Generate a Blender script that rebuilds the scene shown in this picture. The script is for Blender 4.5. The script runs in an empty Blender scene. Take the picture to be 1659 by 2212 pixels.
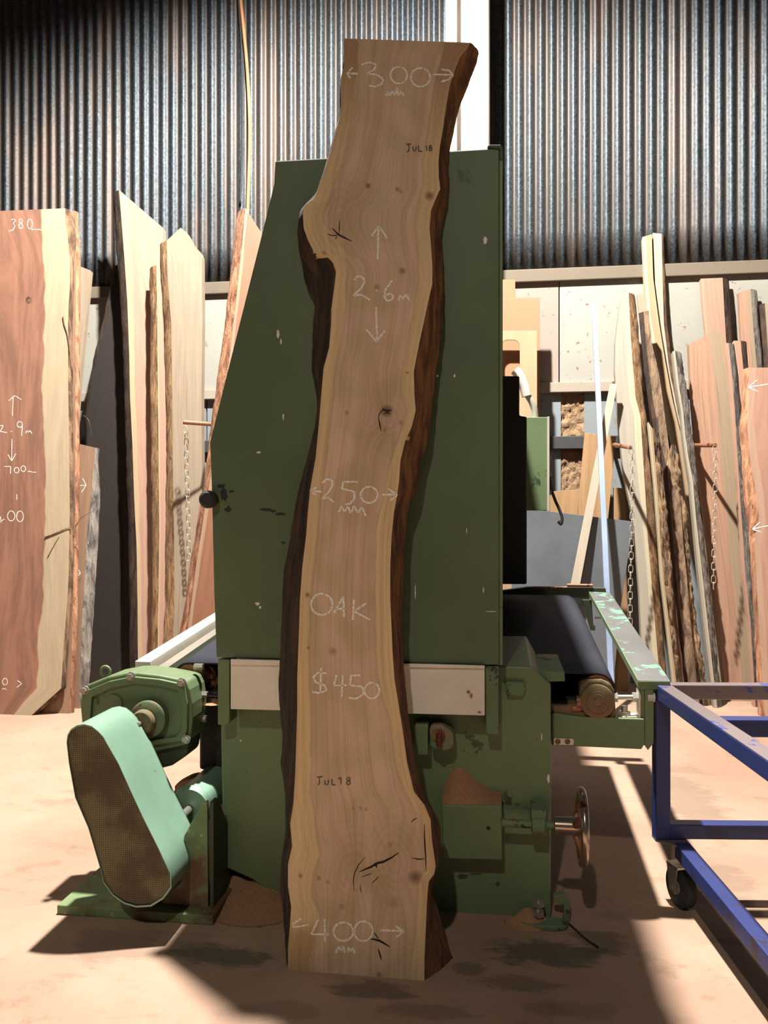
import bpy, bmesh, math, random
import numpy as np
from mathutils import Vector, Matrix, noise as mnoise
random.seed(7)
rng = np.random.default_rng(7)
C = bpy.context.scene.collection
S = bpy.context.scene

# ------------------------------------------------------------ camera, light, exposure
F = 1789.0; CX, CY = 829.5, 1106.0; H = 1.2; YAW = math.radians(8.0)
cd = bpy.data.cameras.new('camera'); cam = bpy.data.objects.new('camera', cd); C.objects.link(cam)
cam.location = (0, 0, H); cam.rotation_euler = (math.radians(90), 0, YAW)
cd.sensor_fit = 'HORIZONTAL'; cd.sensor_width = 36.0; cd.lens = 36.0 * F / 1659.0
cd.clip_start = 0.05; cd.clip_end = 60
S.camera = cam

w = bpy.data.worlds.new('world'); S.world = w; w.use_nodes = True
w.node_tree.nodes['Background'].inputs[0].default_value = (0.62, 0.70, 0.80, 1)
w.node_tree.nodes['Background'].inputs[1].default_value = 0.034

def hall_lamp(loc, power, size, col):
    l = bpy.data.lights.new('high_bay_light', 'SPOT'); o = bpy.data.objects.new('high_bay_light', l); C.objects.link(o)
    o.location = loc; l.energy = power; l.color = col
    l.spot_size = math.radians(152); l.spot_blend = 0.58; l.shadow_soft_size = size
    return o
hall_lamp((-0.70, 3.30, 6.0), 5000, 0.085, (1.0, 0.965, 0.91))    # high bay lamp over the machine
hall_lamp((-0.75, -3.50, 5.9), 540, 0.085, (1.0, 0.92, 0.78))   # next lamp of the row, behind the camera
S.view_settings.view_transform = 'Standard'; S.view_settings.look = 'None'
S.view_settings.gamma = 1.0; S.view_settings.use_curve_mapping = False
S.view_settings.exposure = 0.0

# ------------------------------------------------------------ pixel rays -> points in the building frame
cs, sn = math.cos(YAW), math.sin(YAW)
def ray(px, py):
    xr = (px - CX) / F; zr = (CY - py) / F
    return Vector((-sn + xr * cs, cs + xr * sn, zr))
def at(px, py, Y):
    d = ray(px, py); t = Y / d.y
    return Vector((d.x * t, Y, H + d.z * t))
def fl(px, py, z=0.0):
    d = ray(px, py); t = (z - H) / d.z
    return Vector((d.x * t, d.y * t, z))
def lean(px, py, Yf, s, m=0.0):
    d = ray(px, py); t = (Yf + s * H) / (d.y - s * d.z - m * d.x)
    return Vector((d.x * t, d.y * t, H + d.z * t))

# ------------------------------------------------------------ materials
def lin(r, g, b):
    f = lambda c: (c / 255 / 12.92) if c / 255 <= 0.04045 else ((c / 255 + 0.055) / 1.055) ** 2.4
    return (f(r), f(g), f(b), 1)
class N:
    def __init__(s, name):
        s.m = bpy.data.materials.new(name); s.m.use_nodes = True
        s.t = s.m.node_tree; s.b = s.t.nodes['Principled BSDF']; s.out = s.t.nodes['Material Output']
    def n(s, typ, **kw):
        x = s.t.nodes.new(typ)
        for k, v in kw.items(): setattr(x, k, v)
        return x
    def l(s, a, b): s.t.links.new(a, b)
    def coord(s, kind='Object', scale=(1, 1, 1), loc=(0, 0, 0)):
        c = s.n('ShaderNodeTexCoord'); m = s.n('ShaderNodeMapping'); s.l(c.outputs[kind], m.inputs[0])
        m.inputs['Scale'].default_value = scale; m.inputs['Location'].default_value = loc
        return m.outputs[0]
    def noise(s, vec, sc, det=4, rough=0.55, dist=0.0):
        x = s.n('ShaderNodeTexNoise'); s.l(vec, x.inputs['Vector'])
        x.inputs['Scale'].default_value = sc; x.inputs['Detail'].default_value = det
        x.inputs['Roughness'].default_value = rough; x.inputs['Distortion'].default_value = dist
        return x.outputs['Fac']
    def ramp(s, fac, stops, interp='LINEAR'):
        r = s.n('ShaderNodeValToRGB'); s.l(fac, r.inputs[0]); e = r.color_ramp.elements
        r.color_ramp.interpolation = interp
        while len(e) < len(stops): e.new(0.5)
        for i, (p, c) in enumerate(stops):
            e[i].position = p; e[i].color = c if len(c) == 4 else (*c, 1)
        return r.outputs[0]
    def step(s, fac, a, b):
        x = s.n('ShaderNodeMapRange'); s.l(fac, x.inputs[0]); x.inputs[1].default_value = a; x.inputs[2].default_value = b
        x.interpolation_type = 'SMOOTHSTEP'; return x.outputs[0]
    def math(s, op, a, b=None):
        x = s.n('ShaderNodeMath', operation=op)
        for i, v in enumerate((a, b)):
            if v is None: continue
            if isinstance(v, (int, float)): x.inputs[i].default_value = v
            else: s.l(v, x.inputs[i])
        return x.outputs[0]
    def mix(s, fac, a, b, mode='MIX'):
        x = s.n('ShaderNodeMix', data_type='RGBA', blend_type=mode)
        for i, v in ((0, fac), (6, a), (7, b)):
            if isinstance(v, (int, float)): x.inputs[i].default_value = v
            elif isinstance(v, tuple): x.inputs[i].default_value = v
            else: s.l(v, x.inputs[i])
        return x.outputs[2]
    def bump(s, h, strength=0.3, dist=0.01):
        x = s.n('ShaderNodeBump'); s.l(h, x.inputs['Height']); x.inputs['Strength'].default_value = strength
        x.inputs['Distance'].default_value = dist; s.l(x.outputs[0], s.b.inputs['Normal'])
    def fin(s, col=None, rough=0.6, metal=0.0, spec=None):
        if col is not None:
            if isinstance(col, tuple): s.b.inputs['Base Color'].default_value = col
            else: s.l(col, s.b.inputs['Base Color'])
        if isinstance(rough, (int, float)): s.b.inputs['Roughness'].default_value = rough
        else: s.l(rough, s.b.inputs['Roughness'])
        s.b.inputs['Metallic'].default_value = metal
        if spec is not None: s.b.inputs['Specular IOR Level'].default_value = spec
        return s.m

def sc3(c, k): return (min(1, c[0] * k), min(1, c[1] * k), min(1, c[2] * k), 1)
def paint(name, c, rough=0.5, wear=None, amt=0.35, sc=9, metal=0.0, dust=None, dustamt=0.5):
    q = N(name); v = q.coord()
    n1 = q.noise(v, 2.2, 5); n2 = q.noise(v, 40, 3)
    col = q.mix(q.step(n1, 0.3, 0.7), sc3(c, 0.82), sc3(c, 1.12))
    if wear:
        n3 = q.noise(v, sc, 8, 0.7)
        col = q.mix(q.step(n3, 0.64 - amt * 0.2, 0.66 - amt * 0.2 + 0.02), col, wear)
    if dust:
        nd = q.noise(v, 5, 6, 0.65)
        col = q.mix(q.step(nd, 0.6 - dustamt * 0.3, 0.75 - dustamt * 0.2), col, dust)
    q.bump(n2, 0.06, 0.004)
    return q.fin(col, rough, metal)

WK = 0.44      # dull, unfinished timber
def wood(name, heart, sap, sl=0.0, sr=0.0, seed=0.0, rings=5.0, contrast=1.0, rough=0.72, streak=None):
    """u runs across the board, v (metres) along it"""
    q = N(name); heart = sc3(heart, WK); sap = sc3(sap, WK); streak = sc3(streak, WK) if streak else None
    uv = q.coord('UV', (1, 1, 1), (seed, seed * 3.1, 0))
    sep = q.n('ShaderNodeSeparateXYZ'); q.l(uv, sep.inputs[0])
    u0 = q.math('SUBTRACT', sep.outputs[0], seed)
    low = q.noise(q.coord('UV', (1.2, 0.42, 1), (seed, seed, 0)), 1.5, 1, 0.4)
    uu = q.math('ADD', sep.outputs[0], q.math('MULTIPLY', low, 0.6))
    cmb = q.n('ShaderNodeCombineXYZ'); q.l(uu, cmb.inputs[0]); q.l(q.math('MULTIPLY', sep.outputs[1], 0.12), cmb.inputs[1])
    g1 = q.noise(cmb.outputs[0], rings * 4, 5, 0.65)
    g2 = q.noise(q.coord('UV', (70, 2.2, 1), (seed, 0, 0)), 1.0, 4, 0.6)
    col = q.mix(q.step(g1, 0.36, 0.64), sc3(heart, 1 - 0.26 * contrast), sc3(heart, 1 + 0.16 * contrast))
    if sl or sr:
        e = q.math('MULTIPLY', q.math('SUBTRACT', q.noise(q.coord('UV', (0, 1.3, 1), (seed, seed, 0)), 1.5, 3), 0.5), 0.16)
        ue = q.math('ADD', u0, e)
        sapc = q.mix(q.step(g1, 0.3, 0.7), sc3(sap, 0.9), sc3(sap, 1.06))
        if sl: col = q.mix(q.step(ue, sl, sl + 0.015), sapc, col)
        if sr: col = q.mix(q.step(ue, 1 - sr - 0.015, 1 - sr), col, sapc)
    if streak:
        g3 = q.noise(q.coord('UV', (9, 0.9, 1), (seed * 2, 0, 0)), 1.4, 3)
        col = q.mix(q.math('MULTIPLY', q.step(g3, 0.6, 0.72), 0.6), col, streak)
    col = q.mix(q.math('MULTIPLY', q.step(g2, 0.5, 0.8), 0.22), col, sc3(heart, 0.5))
    q.bump(g2, 0.12, 0.004)
    return q.fin(col, rough)

def bark(name, dark, lite, sc=1.0, bump=0.9, fleck=None, metalness=0):
    q = N(name); v = q.coord('Object', (16 * sc, 16 * sc, 3.2 * sc))
    n1 = q.noise(v, 1.5, 8, 0.65, 0.6)
    n2 = q.noise(q.coord('Object', (60, 60, 14)), 1.0, 5, 0.7)
    n3 = q.noise(q.coord('Object', (5, 5, 2)), 1.0, 4, 0.6)
    col = q.mix(q.step(n1, 0.36, 0.62), dark, lite)
    col = q.mix(q.math('MULTIPLY', q.step(n3, 0.45, 0.65), 0.5), col, sc3(dark, 0.6))
    if fleck: col = q.mix(q.step(n2, 0.62, 0.68), col, fleck)
    h = q.math('ADD', n1, q.math('MULTIPLY', n2, 0.5))
    q.bump(h, bump, 0.02)
    return q.fin(col, 0.9)

GREEN = lin(100, 118, 82)
DUSTC = lin(196, 146, 112)
M = {}
M['green'] = paint('green_enamel_paint', GREEN, 0.48, lin(52, 66, 44), 0.12, 7)
M['green_panel'] = paint('green_panel_paint', lin(84, 102, 72), 0.55, lin(60, 78, 54), 0.02, 3)
M['green_lite'] = paint('pale_green_paint', lin(124, 156, 134), 0.42, lin(80, 92, 74), 0.0, 8)
M['green_dusty'] = paint('dusty_green_paint', lin(96, 118, 84), 0.7, lin(40, 42, 30), 0.35, 14, dust=lin(150, 112, 86), dustamt=0.45)
M['green_dark'] = paint('dark_green_paint', lin(52, 62, 44), 0.55)
M['green_chip'] = paint('chipped_green_paint', lin(110, 132, 88), 0.6, lin(170, 166, 130), 0.2, 34, dust=lin(96, 70, 50), dustamt=0.6)
M['guard'] = paint('worn_green_steel', lin(112, 112, 112), 0.34, lin(128, 176, 150), 0.48, 7, 0.35)
M['white'] = paint('white_enamel', lin(222, 214, 200), 0.5, lin(186, 160, 134), -0.3, 5)
M['duct'] = paint('white_duct_paint', lin(236, 230, 222), 0.35)
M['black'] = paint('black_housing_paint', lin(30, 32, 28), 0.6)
M['rubber'] = paint('black_rubber', lin(34, 36, 40), 0.75)
M['belt'] = paint('dark_belt_rubber', lin(50, 50, 58), 0.8); M['belt'].node_tree.nodes['Principled BSDF'].inputs['Specular IOR Level'].default_value = 0.12
M['steel'] = paint('bare_steel', lin(176, 170, 160), 0.38, lin(120, 90, 62), 0.2, 12, 0.75)
M['whitesteel'] = paint('galvanised_bracket', lin(206, 200, 184), 0.45, None, metal=0.4)
M['rust'] = paint('rusty_steel', lin(150, 104, 76), 0.45, lin(88, 48, 30), 0.5, 14, 0.4)
M['chrome'] = paint('worn_chrome', lin(176, 158, 142), 0.22, lin(110, 66, 42), 0.35, 22, 0.85)
M['alu'] = paint('aluminium_tube', lin(156, 172, 198), 0.35, None, metal=0.2)
M['blue'] = paint('blue_trolley_paint', lin(38, 50, 100), 0.42, lin(46, 42, 60), 0.25, 6)
M['bluetop'] = paint('scraped_blue_paint', lin(124, 112, 112), 0.4, lin(60, 80, 150), 0.3, 8, 0.3)
M['zinc'] = paint('chain_steel', lin(206, 198, 178), 0.35, None, metal=0.6)
M['orange'] = paint('orange_hose_rubber', lin(176, 118, 76), 0.6)
M["mdf"] = wood('mdf_brown', lin(206, 152, 108), lin(200, 150, 110), seed=1.0, rings=0.5, contrast=0.15)
M['ply'] = wood('pale_plywood', lin(232, 190, 146), lin(200, 150, 110), seed=2.0, rings=1.5, contrast=0.3)
M['ply2'] = wood('knotty_plywood', lin(222, 174, 122), lin(200, 150, 110), seed=5.0, rings=2, contrast=0.5, streak=lin(168, 112, 70))
M['batten'] = wood('pale_batten_pine', lin(240, 222, 196), lin(230, 210, 180), seed=3.0, rings=2, contrast=0.2)
M['sheet'] = paint('dark_grey_sheet', lin(92, 96, 100), 0.5, lin(112, 116, 118), 0.05, 6)
M['rail'] = paint('black_wall_rail', lin(54, 54, 54), 0.6)
M['tan'] = paint('dust_caked_casting', lin(104, 94, 66), 0.85, lin(78, 62, 44), 0.3, 18, dust=lin(128, 98, 72), dustamt=0.4)
q = N('white_chalk'); v = q.coord(); nz = q.noise(v, 420, 2, 0.7)
tr = q.n('ShaderNodeBsdfTransparent'); mx = q.n('ShaderNodeMixShader')
q.l(q.step(nz, 0.36, 0.50), mx.inputs[0]); q.l(tr.outputs[0], mx.inputs[1]); q.l(q.b.outputs[0], mx.inputs[2]); q.l(mx.outputs[0], q.out.inputs[0])
M['chalk'] = q.fin(lin(236, 230, 218), 0.9)
q = N('grey_pencil'); v = q.coord(); nz = q.noise(v, 500, 2, 0.7)
tr = q.n('ShaderNodeBsdfTransparent'); mx = q.n('ShaderNodeMixShader')
q.l(q.step(nz, 0.30, 0.46), mx.inputs[0]); q.l(tr.outputs[0], mx.inputs[1]); q.l(q.b.outputs[0], mx.inputs[2]); q.l(mx.outputs[0], q.out.inputs[0])
M['pencil'] = q.fin(lin(88, 84, 74), 0.9)
M['crack'] = paint('dark_crack', lin(30, 22, 14), 0.9)
# sawdust
q = N('sawdust_heap'); v = q.coord(); n1 = q.noise(v, 160, 4, 0.8); n2 = q.noise(v, 12, 5, 0.7)
col = q.mix(n1, lin(150, 100, 66), lin(228, 176, 136)); col = q.mix(q.step(n2, 0.62, 0.72), col, lin(96, 62, 42))
q.bump(q.math('ADD', n1, n2), 0.9, 0.012); M['dust'] = q.fin(col, 0.95)
# perforated mesh of the belt cover
q = N('perforated_olive_mesh'); v = q.coord('Object', (1, 1, 1))
sp = q.n('ShaderNodeSeparateXYZ'); q.l(v, sp.inputs[0]); k = 560.0
a = q.math('SINE', q.math('MULTIPLY', q.math('ADD', sp.outputs[0], sp.outputs[2]), k))
b = q.math('SINE', q.math('MULTIPLY', q.math('SUBTRACT', sp.outputs[0], sp.outputs[2]), k))
hole = q.step(q.math('MULTIPLY', a, b), 0.15, 0.45)
n1 = q.noise(v, 9, 4)
base = q.mix(q.step(n1, 0.4, 0.62), lin(112, 106, 74), lin(80, 70, 50))
q.fin(q.mix(hole, base, lin(36, 30, 18)), 0.6, 0.2); M['mesh'] = q.m
# galvanised corrugated iron
q = N('galvanised_iron'); v = q.coord('Object', (1, 1, 1))
vo = q.n('ShaderNodeTexVoronoi'); q.l(q.coord('Object', (1, 1, 0.8)), vo.inputs['Vector']); vo.inputs['Scale'].default_value = 95
n1 = q.noise(v, 60, 4, 0.75); n2 = q.noise(q.coord('Object', (2.5, 1, 0.35)), 1.5, 4)
cr = q.n('ShaderNodeRGBToBW'); q.l(vo.outputs['Color'], cr.inputs[0])
col = q.mix(cr.outputs[0], lin(34, 40, 43), lin(74, 82, 88))
sy_ = q.n('ShaderNodeSeparateXYZ'); q.l(v, sy_.inputs[0])
groove = q.step(sy_.outputs[1], -0.001, 0.007)      # darker brown mixed into the valleys of the sheet
col = q.mix(q.math('MULTIPLY', groove, 0.8), col, lin(62, 52, 44))
col = q.mix(q.math('MULTIPLY', q.step(n2, 0.5, 0.66), 0.45), col, lin(104, 84, 70))
q.bump(n1, 0.10, 0.002)
M['iron'] = q.fin(col, q.math('ADD', 0.40, q.math('MULTIPLY', n1, 0.22)), 0.5)
# concrete floor
FO = Vector((-1.0, 0.85, 0))      # the floor object's own origin
STAINS = []
for px_, py_, wx_, wy_, am_ in ((480, 2065, 120, 26, .7), (250, 2040, 110, 40, .35), (1180, 2055, 130, 28, .8), (1290, 2035, 60, 30, .6), (800, 2140, 110, 22, .65), (1130, 2125, 90, 22, .5), (1010, 2095, 40, 14, .5), (600, 2180, 90, 22, .3), (1500, 1740, 60, 60, .35), (1560, 1900, 60, 40, .3), (930, 2185, 120, 18, .35), (1250, 2180, 100, 20, .3)):
    p_ = fl(px_, py_); e_ = fl(px_ + wx_, py_); g_ = fl(px_, py_ - wy_)
    STAINS.append((p_.x - FO.x, p_.y - FO.y, abs(e_.x - p_.x), abs(g_.y - p_.y), am_))
q = N('dusty_concrete'); v = q.coord('Object', (1, 1, 1))
n1 = q.noise(v, 1.1, 6, 0.6); n2 = q.noise(q.coord('Object', (1.0, 2.6, 1), (3, 1, 0)), 2.1, 9, 0.68, 0.4); n3 = q.noise(v, 90, 4, 0.7); n4 = q.noise(q.coord('Object', (1, 1, 1), (8, 8, 0)), 5.5, 8, 0.7)
col = q.mix(q.step(n1, 0.32, 0.68), lin(148, 118, 98), lin(170, 142, 121))
col = q.mix(q.math('MULTIPLY', q.step(n2, 0.56, 0.66), 0.5), col, lin(122, 104, 84))
col = q.mix(q.math('MULTIPLY', q.step(n4, 0.58, 0.68), 0.4), col, lin(106, 80, 60))
col = q.mix(q.math('MULTIPLY', n3, 0.25), col, lin(150, 108, 80))
nst = q.noise(q.coord('Object', (2.2, 5, 1), (2, 6, 0)), 3.0, 8, 0.75, 0.3)
# old oil and water stains in the concrete
for sx, sy2, ex, ey, am in STAINS:
    m_ = q.n('ShaderNodeMapping'); q.l(v, m_.inputs[0]); m_.inputs['Location'].default_value = (-sx / ex, -sy2 / ey, 0); m_.inputs['Scale'].default_value = (1 / ex, 1 / ey, 0)
    ln_ = q.n('ShaderNodeVectorMath', operation='LENGTH'); q.l(m_.outputs[0], ln_.inputs[0])
    d_ = q.math('ADD', ln_.outputs['Value'], q.math('MULTIPLY', q.math('SUBTRACT', nst, 0.5), 3.2))
    col = q.mix(q.math('MULTIPLY', q.step(q.math('SUBTRACT', 1.0, d_), -0.15, 0.35), am), col, lin(78, 72, 58))
q.bump(q.math('ADD', n3, n2), 0.18, 0.006); M['floor'] = q.fin(col, 0.82)
# wall panels
def wallm(name, c, spot, amt, seed):
    c = sc3(c, 0.44)
    q = N(name); v = q.coord('Object', (1, 1, 1), (seed, 0, 0))
    n1 = q.noise(v, 1.4, 5); n2 = q.noise(v, 22, 4, 0.6); n3 = q.noise(v, 7, 6, 0.7)
    col = q.mix(q.step(n1, 0.3, 0.7), sc3(c, 0.92), sc3(c, 1.05))
    col = q.mix(q.step(n2, 0.655, 0.68), col, spot)
    col = q.mix(q.math('MULTIPLY', q.step(n3, 0.62, 0.68), amt), col, spot)
    q.bump(n2, 0.1, 0.004); return q.fin(col, 0.75)
M['wallw'] = wallm('white_wall_panel', lin(204, 200, 186), lin(120, 92, 72), 0.6, 0)
M['wallp'] = wallm('pinkish_wall_panel', lin(204, 184, 168), lin(130, 98, 78), 0.7, 4)
M['wallb'] = wallm('bluish_wall_panel', lin(176, 184, 186), lin(120, 104, 88), 0.7, 9)
M['ledge'] = wallm('tan_ledge', lin(150, 134, 112), lin(100, 70, 50), 0.6, 13)  # tan-grey base with brown spots
M['ledge2'] = wallm('painted_ledge', lin(212, 196, 176), lin(126, 96, 74), 0.7, 17)
q = N('crumbled_mud_infill'); v = q.coord('Object', (1, 1, 0.7)); n1 = q.noise(v, 26, 6, 0.65, 0.8)
q.bump(n1, 1.0, 0.03); M['mud'] = q.fin(q.mix(n1, lin(92, 66, 44), lin(190, 156, 120)), 0.95)

# ------------------------------------------------------------ mesh helpers
def mk(name, verts, faces, mats, parent=None, uv=None, smooth=False, mi=None, label=None, cat=None, group=None, kind=None, bevel=0, col=None, auto=None):
    verts = [Vector(v) for v in verts]
    if parent is None:
        xs = [v.x for v in verts]; ys = [v.y for v in verts]; zs = [v.z for v in verts]
        o0 = Vector(((min(xs) + max(xs)) / 2, (min(ys) + max(ys)) / 2, min(zs)))
        loc = o0
    else:
        o0 = world_loc(parent); loc = Vector((0, 0, 0))
    me = bpy.data.meshes.new(name); me.from_pydata([tuple(v - o0) for v in verts], [], faces); me.validate(verbose=False)
    if not isinstance(mats, (list, tuple)): mats = [mats]
    for m in mats: me.materials.append(m)
    if mi is not None and len(mi) == len(me.polygons):
        me.polygons.foreach_set('material_index', mi)
    if uv is not None:
        l = me.uv_layers.new(name='UVMap')
        for lp in me.loops: l.data[lp.index].uv = uv[lp.vertex_index]
    if col is not None:
        ca = me.color_attributes.new('Col', 'FLOAT_COLOR', 'POINT')
        ca.data.foreach_set('color', np.asarray(col, dtype=np.float32).ravel())
    if smooth:
        me.polygons.foreach_set('use_smooth', [True] * len(me.polygons))
    bm = bmesh.new(); bm.from_mesh(me); bmesh.ops.recalc_face_normals(bm, faces=bm.faces)
    if auto is not None:
        for e in bm.edges:
            if len(e.link_faces) == 2 and e.calc_face_angle(0) > math.radians(auto): e.smooth = False
    bm.to_mesh(me); bm.free()
    o = bpy.data.objects.new(name, me); C.objects.link(o); o.location = loc
    if parent: o.parent = parent
    if bevel:
        b = o.modifiers.new('bevel', 'BEVEL'); b.width = bevel; b.segments = 2; b.limit_method = 'ANGLE'; b.angle_limit = math.radians(35)
    tag(o, label, cat, group, kind)
    return o
def world_loc(o):
    v = Vector(o.location)
    while o.parent: o = o.parent; v += Vector(o.location)
    return v
def tag(o, label=None, cat=None, group=None, kind=None):
    if label: o['label'] = label
    if cat: o['category'] = cat
    if group: o['group'] = group
    if kind: o['kind'] = kind
def thing(name, label, cat, loc, group=None):
    o = bpy.data.objects.new(name, None); o.empty_display_size = 0.1; C.objects.link(o); o.location = loc
    tag(o, label, cat, group); return o

class B:
    """collects shapes into one mesh"""
    def __init__(s): s.v = []; s.f = []
    def add(s, v, f):
        k = len(s.v); s.v += [Vector(x) for x in v]; s.f += [[i + k for i in q] for q in f]; return s
    def box(s, a, b):
        (x0, y0, z0), (x1, y1, z1) = a, b
        return s.add([(x0, y0, z0), (x1, y0, z0), (x1, y1, z0), (x0, y1, z0), (x0, y0, z1), (x1, y0, z1), (x1, y1, z1), (x0, y1, z1)],
                     [(0, 3, 2, 1), (4, 5, 6, 7), (0, 1, 5, 4), (1, 2, 6, 5), (2, 3, 7, 6), (3, 0, 4, 7)])
    def prism(s, pts, d):
        n = len(pts); d = Vector(d); pts = [Vector(p) for p in pts]
        return s.add(pts + [p + d for p in pts], [list(range(n)), list(range(2 * n - 1, n - 1, -1))] + [[i, (i + 1) % n, (i + 1) % n + n, i + n] for i in range(n)])
    def tube(s, path, r, n=12, cap=True):
        path = [Vector(p) for p in path]; m = len(path)
        rs = r if isinstance(r, (list, tuple)) else [r] * m
        vs = []; up = None
        for i, p in enumerate(path):
            d = (path[min(i + 1, m - 1)] - path[max(i - 1, 0)]).normalized()
            if up is None: up = Vector((0, 0, 1)) if abs(d.z) < 0.9 else Vector((1, 0, 0))
            a = d.cross(up).normalized(); b = a.cross(d).normalized(); up = b
            for k in range(n):
                t = 2 * math.pi * k / n; vs.append(p + (a * math.cos(t) + b * math.sin(t)) * rs[i])
        fs = [[i * n + k, i * n + (k + 1) % n, (i + 1) * n + (k + 1) % n, (i + 1) * n + k] for i in range(m - 1) for k in range(n)]
        if cap: fs += [list(range(n)), [(m - 1) * n + k for k in range(n - 1, -1, -1)]]
        return s.add(vs, fs)
    def ring(s, c, axis, R, r, n=40, k=12):
        c = Vector(c); ax = Vector(axis).normalized(); a = ax.cross(Vector((0, 0, 1)));
        if a.length < 0.1: a = ax.cross(Vector((1, 0, 0)))
        a.normalize(); b = ax.cross(a)
        vs = []
        for i in range(n):
            t = 2 * math.pi * i / n; e = a * math.cos(t) + b * math.sin(t)
            for j in range(k):
                u = 2 * math.pi * j / k; vs.append(c + e * (R + r * math.cos(u)) + ax * r * math.sin(u))
        return s.add(vs, [[i * k + j, ((i + 1) % n) * k + j, ((i + 1) % n) * k + (j + 1) % k, i * k + (j + 1) % k] for i in range(n) for j in range(k)])
    def bar(s, p, q, wv, hv):
        """square bar between p and q, wv/hv: half-size vectors"""
        p, q, wv, hv = map(Vector, (p, q, wv, hv))
        return s.add([p - wv - hv, p + wv - hv, p + wv + hv, p - wv + hv, q - wv - hv, q + wv - hv, q + wv + hv, q - wv + hv],
                     [(0, 1, 2, 3), (7, 6, 5, 4), (0, 4, 5, 1), (1, 5, 6, 2), (2, 6, 7, 3), (3, 7, 4, 0)])
    def go(s, name, mat, parent=None, **kw): return mk(name, s.v, s.f, mat, parent, **kw)

def resample(P, n):
    """P: 3D points top to bottom; n rows evenly spaced in z-order index of arc length"""
    z = np.array([p.z for p in P]); A = np.array([tuple(p) for p in P])
    s = (z[0] - z) / (z[0] - z[-1]); s = np.maximum.accumulate(s + np.arange(len(s)) * 1e-6); s /= s[-1]
    t = np.linspace(0, 1, n)
    return [Vector((np.interp(x, s, A[:, 0]), np.interp(x, s, A[:, 1]), np.interp(x, s, A[:, 2]))) for x in t]
def to_floor(P):
    if P[-1].z > 0.004:
        d = P[-1] - P[-2]
        if d.z < -1e-4: P.append(P[-1] + d * (P[-1].z / -d.z))
    P[-1].z = max(0, P[-1].z)
    return P

def bark_strip(fe, be, outer, mat, parent, side, bulge=0.012, rough=0.006, name='bark_edge', seed=0, label=None):
    """fe/be: front and back edge of the sawn board, outer: outermost back line; closed band of bark"""
    n = len(fe); K = 7; vs = []; fs = []
    for i in range(n):
        for k in range(K + 1):
            t = k / K
            p = fe[i].lerp(outer[i], t)
            am = bulge * math.sin(math.pi * min(1, t * 1.0))
            nz = mnoise.noise(Vector((p.x * 14 + seed, p.y * 14, p.z * 9))) + 0.6 * mnoise.noise(Vector((p.x * 50, p.y * 50 + seed, p.z * 34)))
            p = p + Vector((side, 0, 0)) * (am + (rough * nz if 0 < k else 0)) + Vector((0, -1, 0)) * (rough * 0.5 * nz if 0 < k < K else 0)
            p.z = max(0.0, p.z)
            vs.append(p)
        vs.append(be[i])
    W = K + 2
    for i in range(n - 1):
        for k in range(W):
            fs.append([i * W + k, i * W + (k + 1) % W, (i + 1) * W + (k + 1) % W, (i + 1) * W + k])
    fs.append(list(range(W))); fs.append([(n - 1) * W + k for k in range(W - 1, -1, -1)])
    return mk(name, vs, fs, mat, parent, smooth=True, auto=50, label=label)

def plank(name, label, cat, L, R, Yf, s, th, mat, m=0.0, bL=None, bR=None, bmat=None, group=None, rows=70, cols=6, end=None, blabel=None, floor=True, rough=0.005):
    """board standing on the floor and leaning back: L/R pixel outlines of its sawn face, top to bottom"""
    L3 = [lean(x, y, Yf, s, m) for x, y in L]; R3 = [lean(x, y, Yf, s, m) for x, y in R]
    if floor: L3 = to_floor(L3); R3 = to_floor(R3)
    a = resample(L3, rows); b = resample(R3, rows)
    n = Vector((-m, 1, -s)).normalized() * th
    vs = []; uv = []
    W = cols + 1
    ln = 0
    for i in range(rows):
        if i: ln += (a[i] - a[i - 1]).length
        for k in range(W):
            u = k / cols; vs.append(a[i].lerp(b[i], u)); uv.append((u, ln))
    nb = len(vs)
    for i in range(nb):
        p = vs[i] + n; 
        if floor and p.z < 0.0: p = p - n * 0 ; p.z = max(0, p.z)
        vs.append(p); uv.append((uv[i][0], uv[i][1]))
    fs = []; mi = []
    for i in range(rows - 1):
        for k in range(cols):
            q = [i * W + k, (i + 1) * W + k, (i + 1) * W + k + 1, i * W + k + 1]
            fs.append(q); fs.append([x + nb for x in reversed(q)])
        fs.append([i * W, i * W + nb, (i + 1) * W + nb, (i + 1) * W])
        fs.append([i * W + cols, (i + 1) * W + cols, (i + 1) * W + cols + nb, i * W + cols + nb])
    for k in range(cols):
        fs.append([k, k + 1, k + 1 + nb, k + nb])
        r = (rows - 1) * W; fs.append([r + k, r + k + nb, r + k + 1 + nb, r + k + 1])
    o = mk(name, vs, fs, mat, None, uv=uv, label=label, cat=cat, group=group)
    def outer(spec, base, side):
        if isinstance(spec, (int, float)): return [p + n + Vector((side * spec, 0, 0)) for p in base]
        P = [lean(x, y, Yf + th, s, m) for x, y in spec]
        if floor: P = to_floor(P)
        zs = np.array([p.z for p in P])[::-1]; xs = np.array([p.x for p in P])[::-1]
        out = []
        for p in base:
            q = p + n; x = np.interp(q.z, zs, xs)
            if (x - q.x) * side < 0.002: x = q.x + 0.002 * side
            out.append(Vector((x, q.y, max(0, q.z))))
        return out
    bmat = bmat or M['bark']
    if bL is not None: bark_strip(a, [p + n for p in a], outer(bL, a, -1), bmat, o, -1, seed=len(label), label=blabel, rough=rough)
    if bR is not None: bark_strip(b, [p + n for p in b], outer(bR, b, 1), bmat, o, 1, seed=len(label) + 5, label=blabel, rough=rough)
    return o

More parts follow.
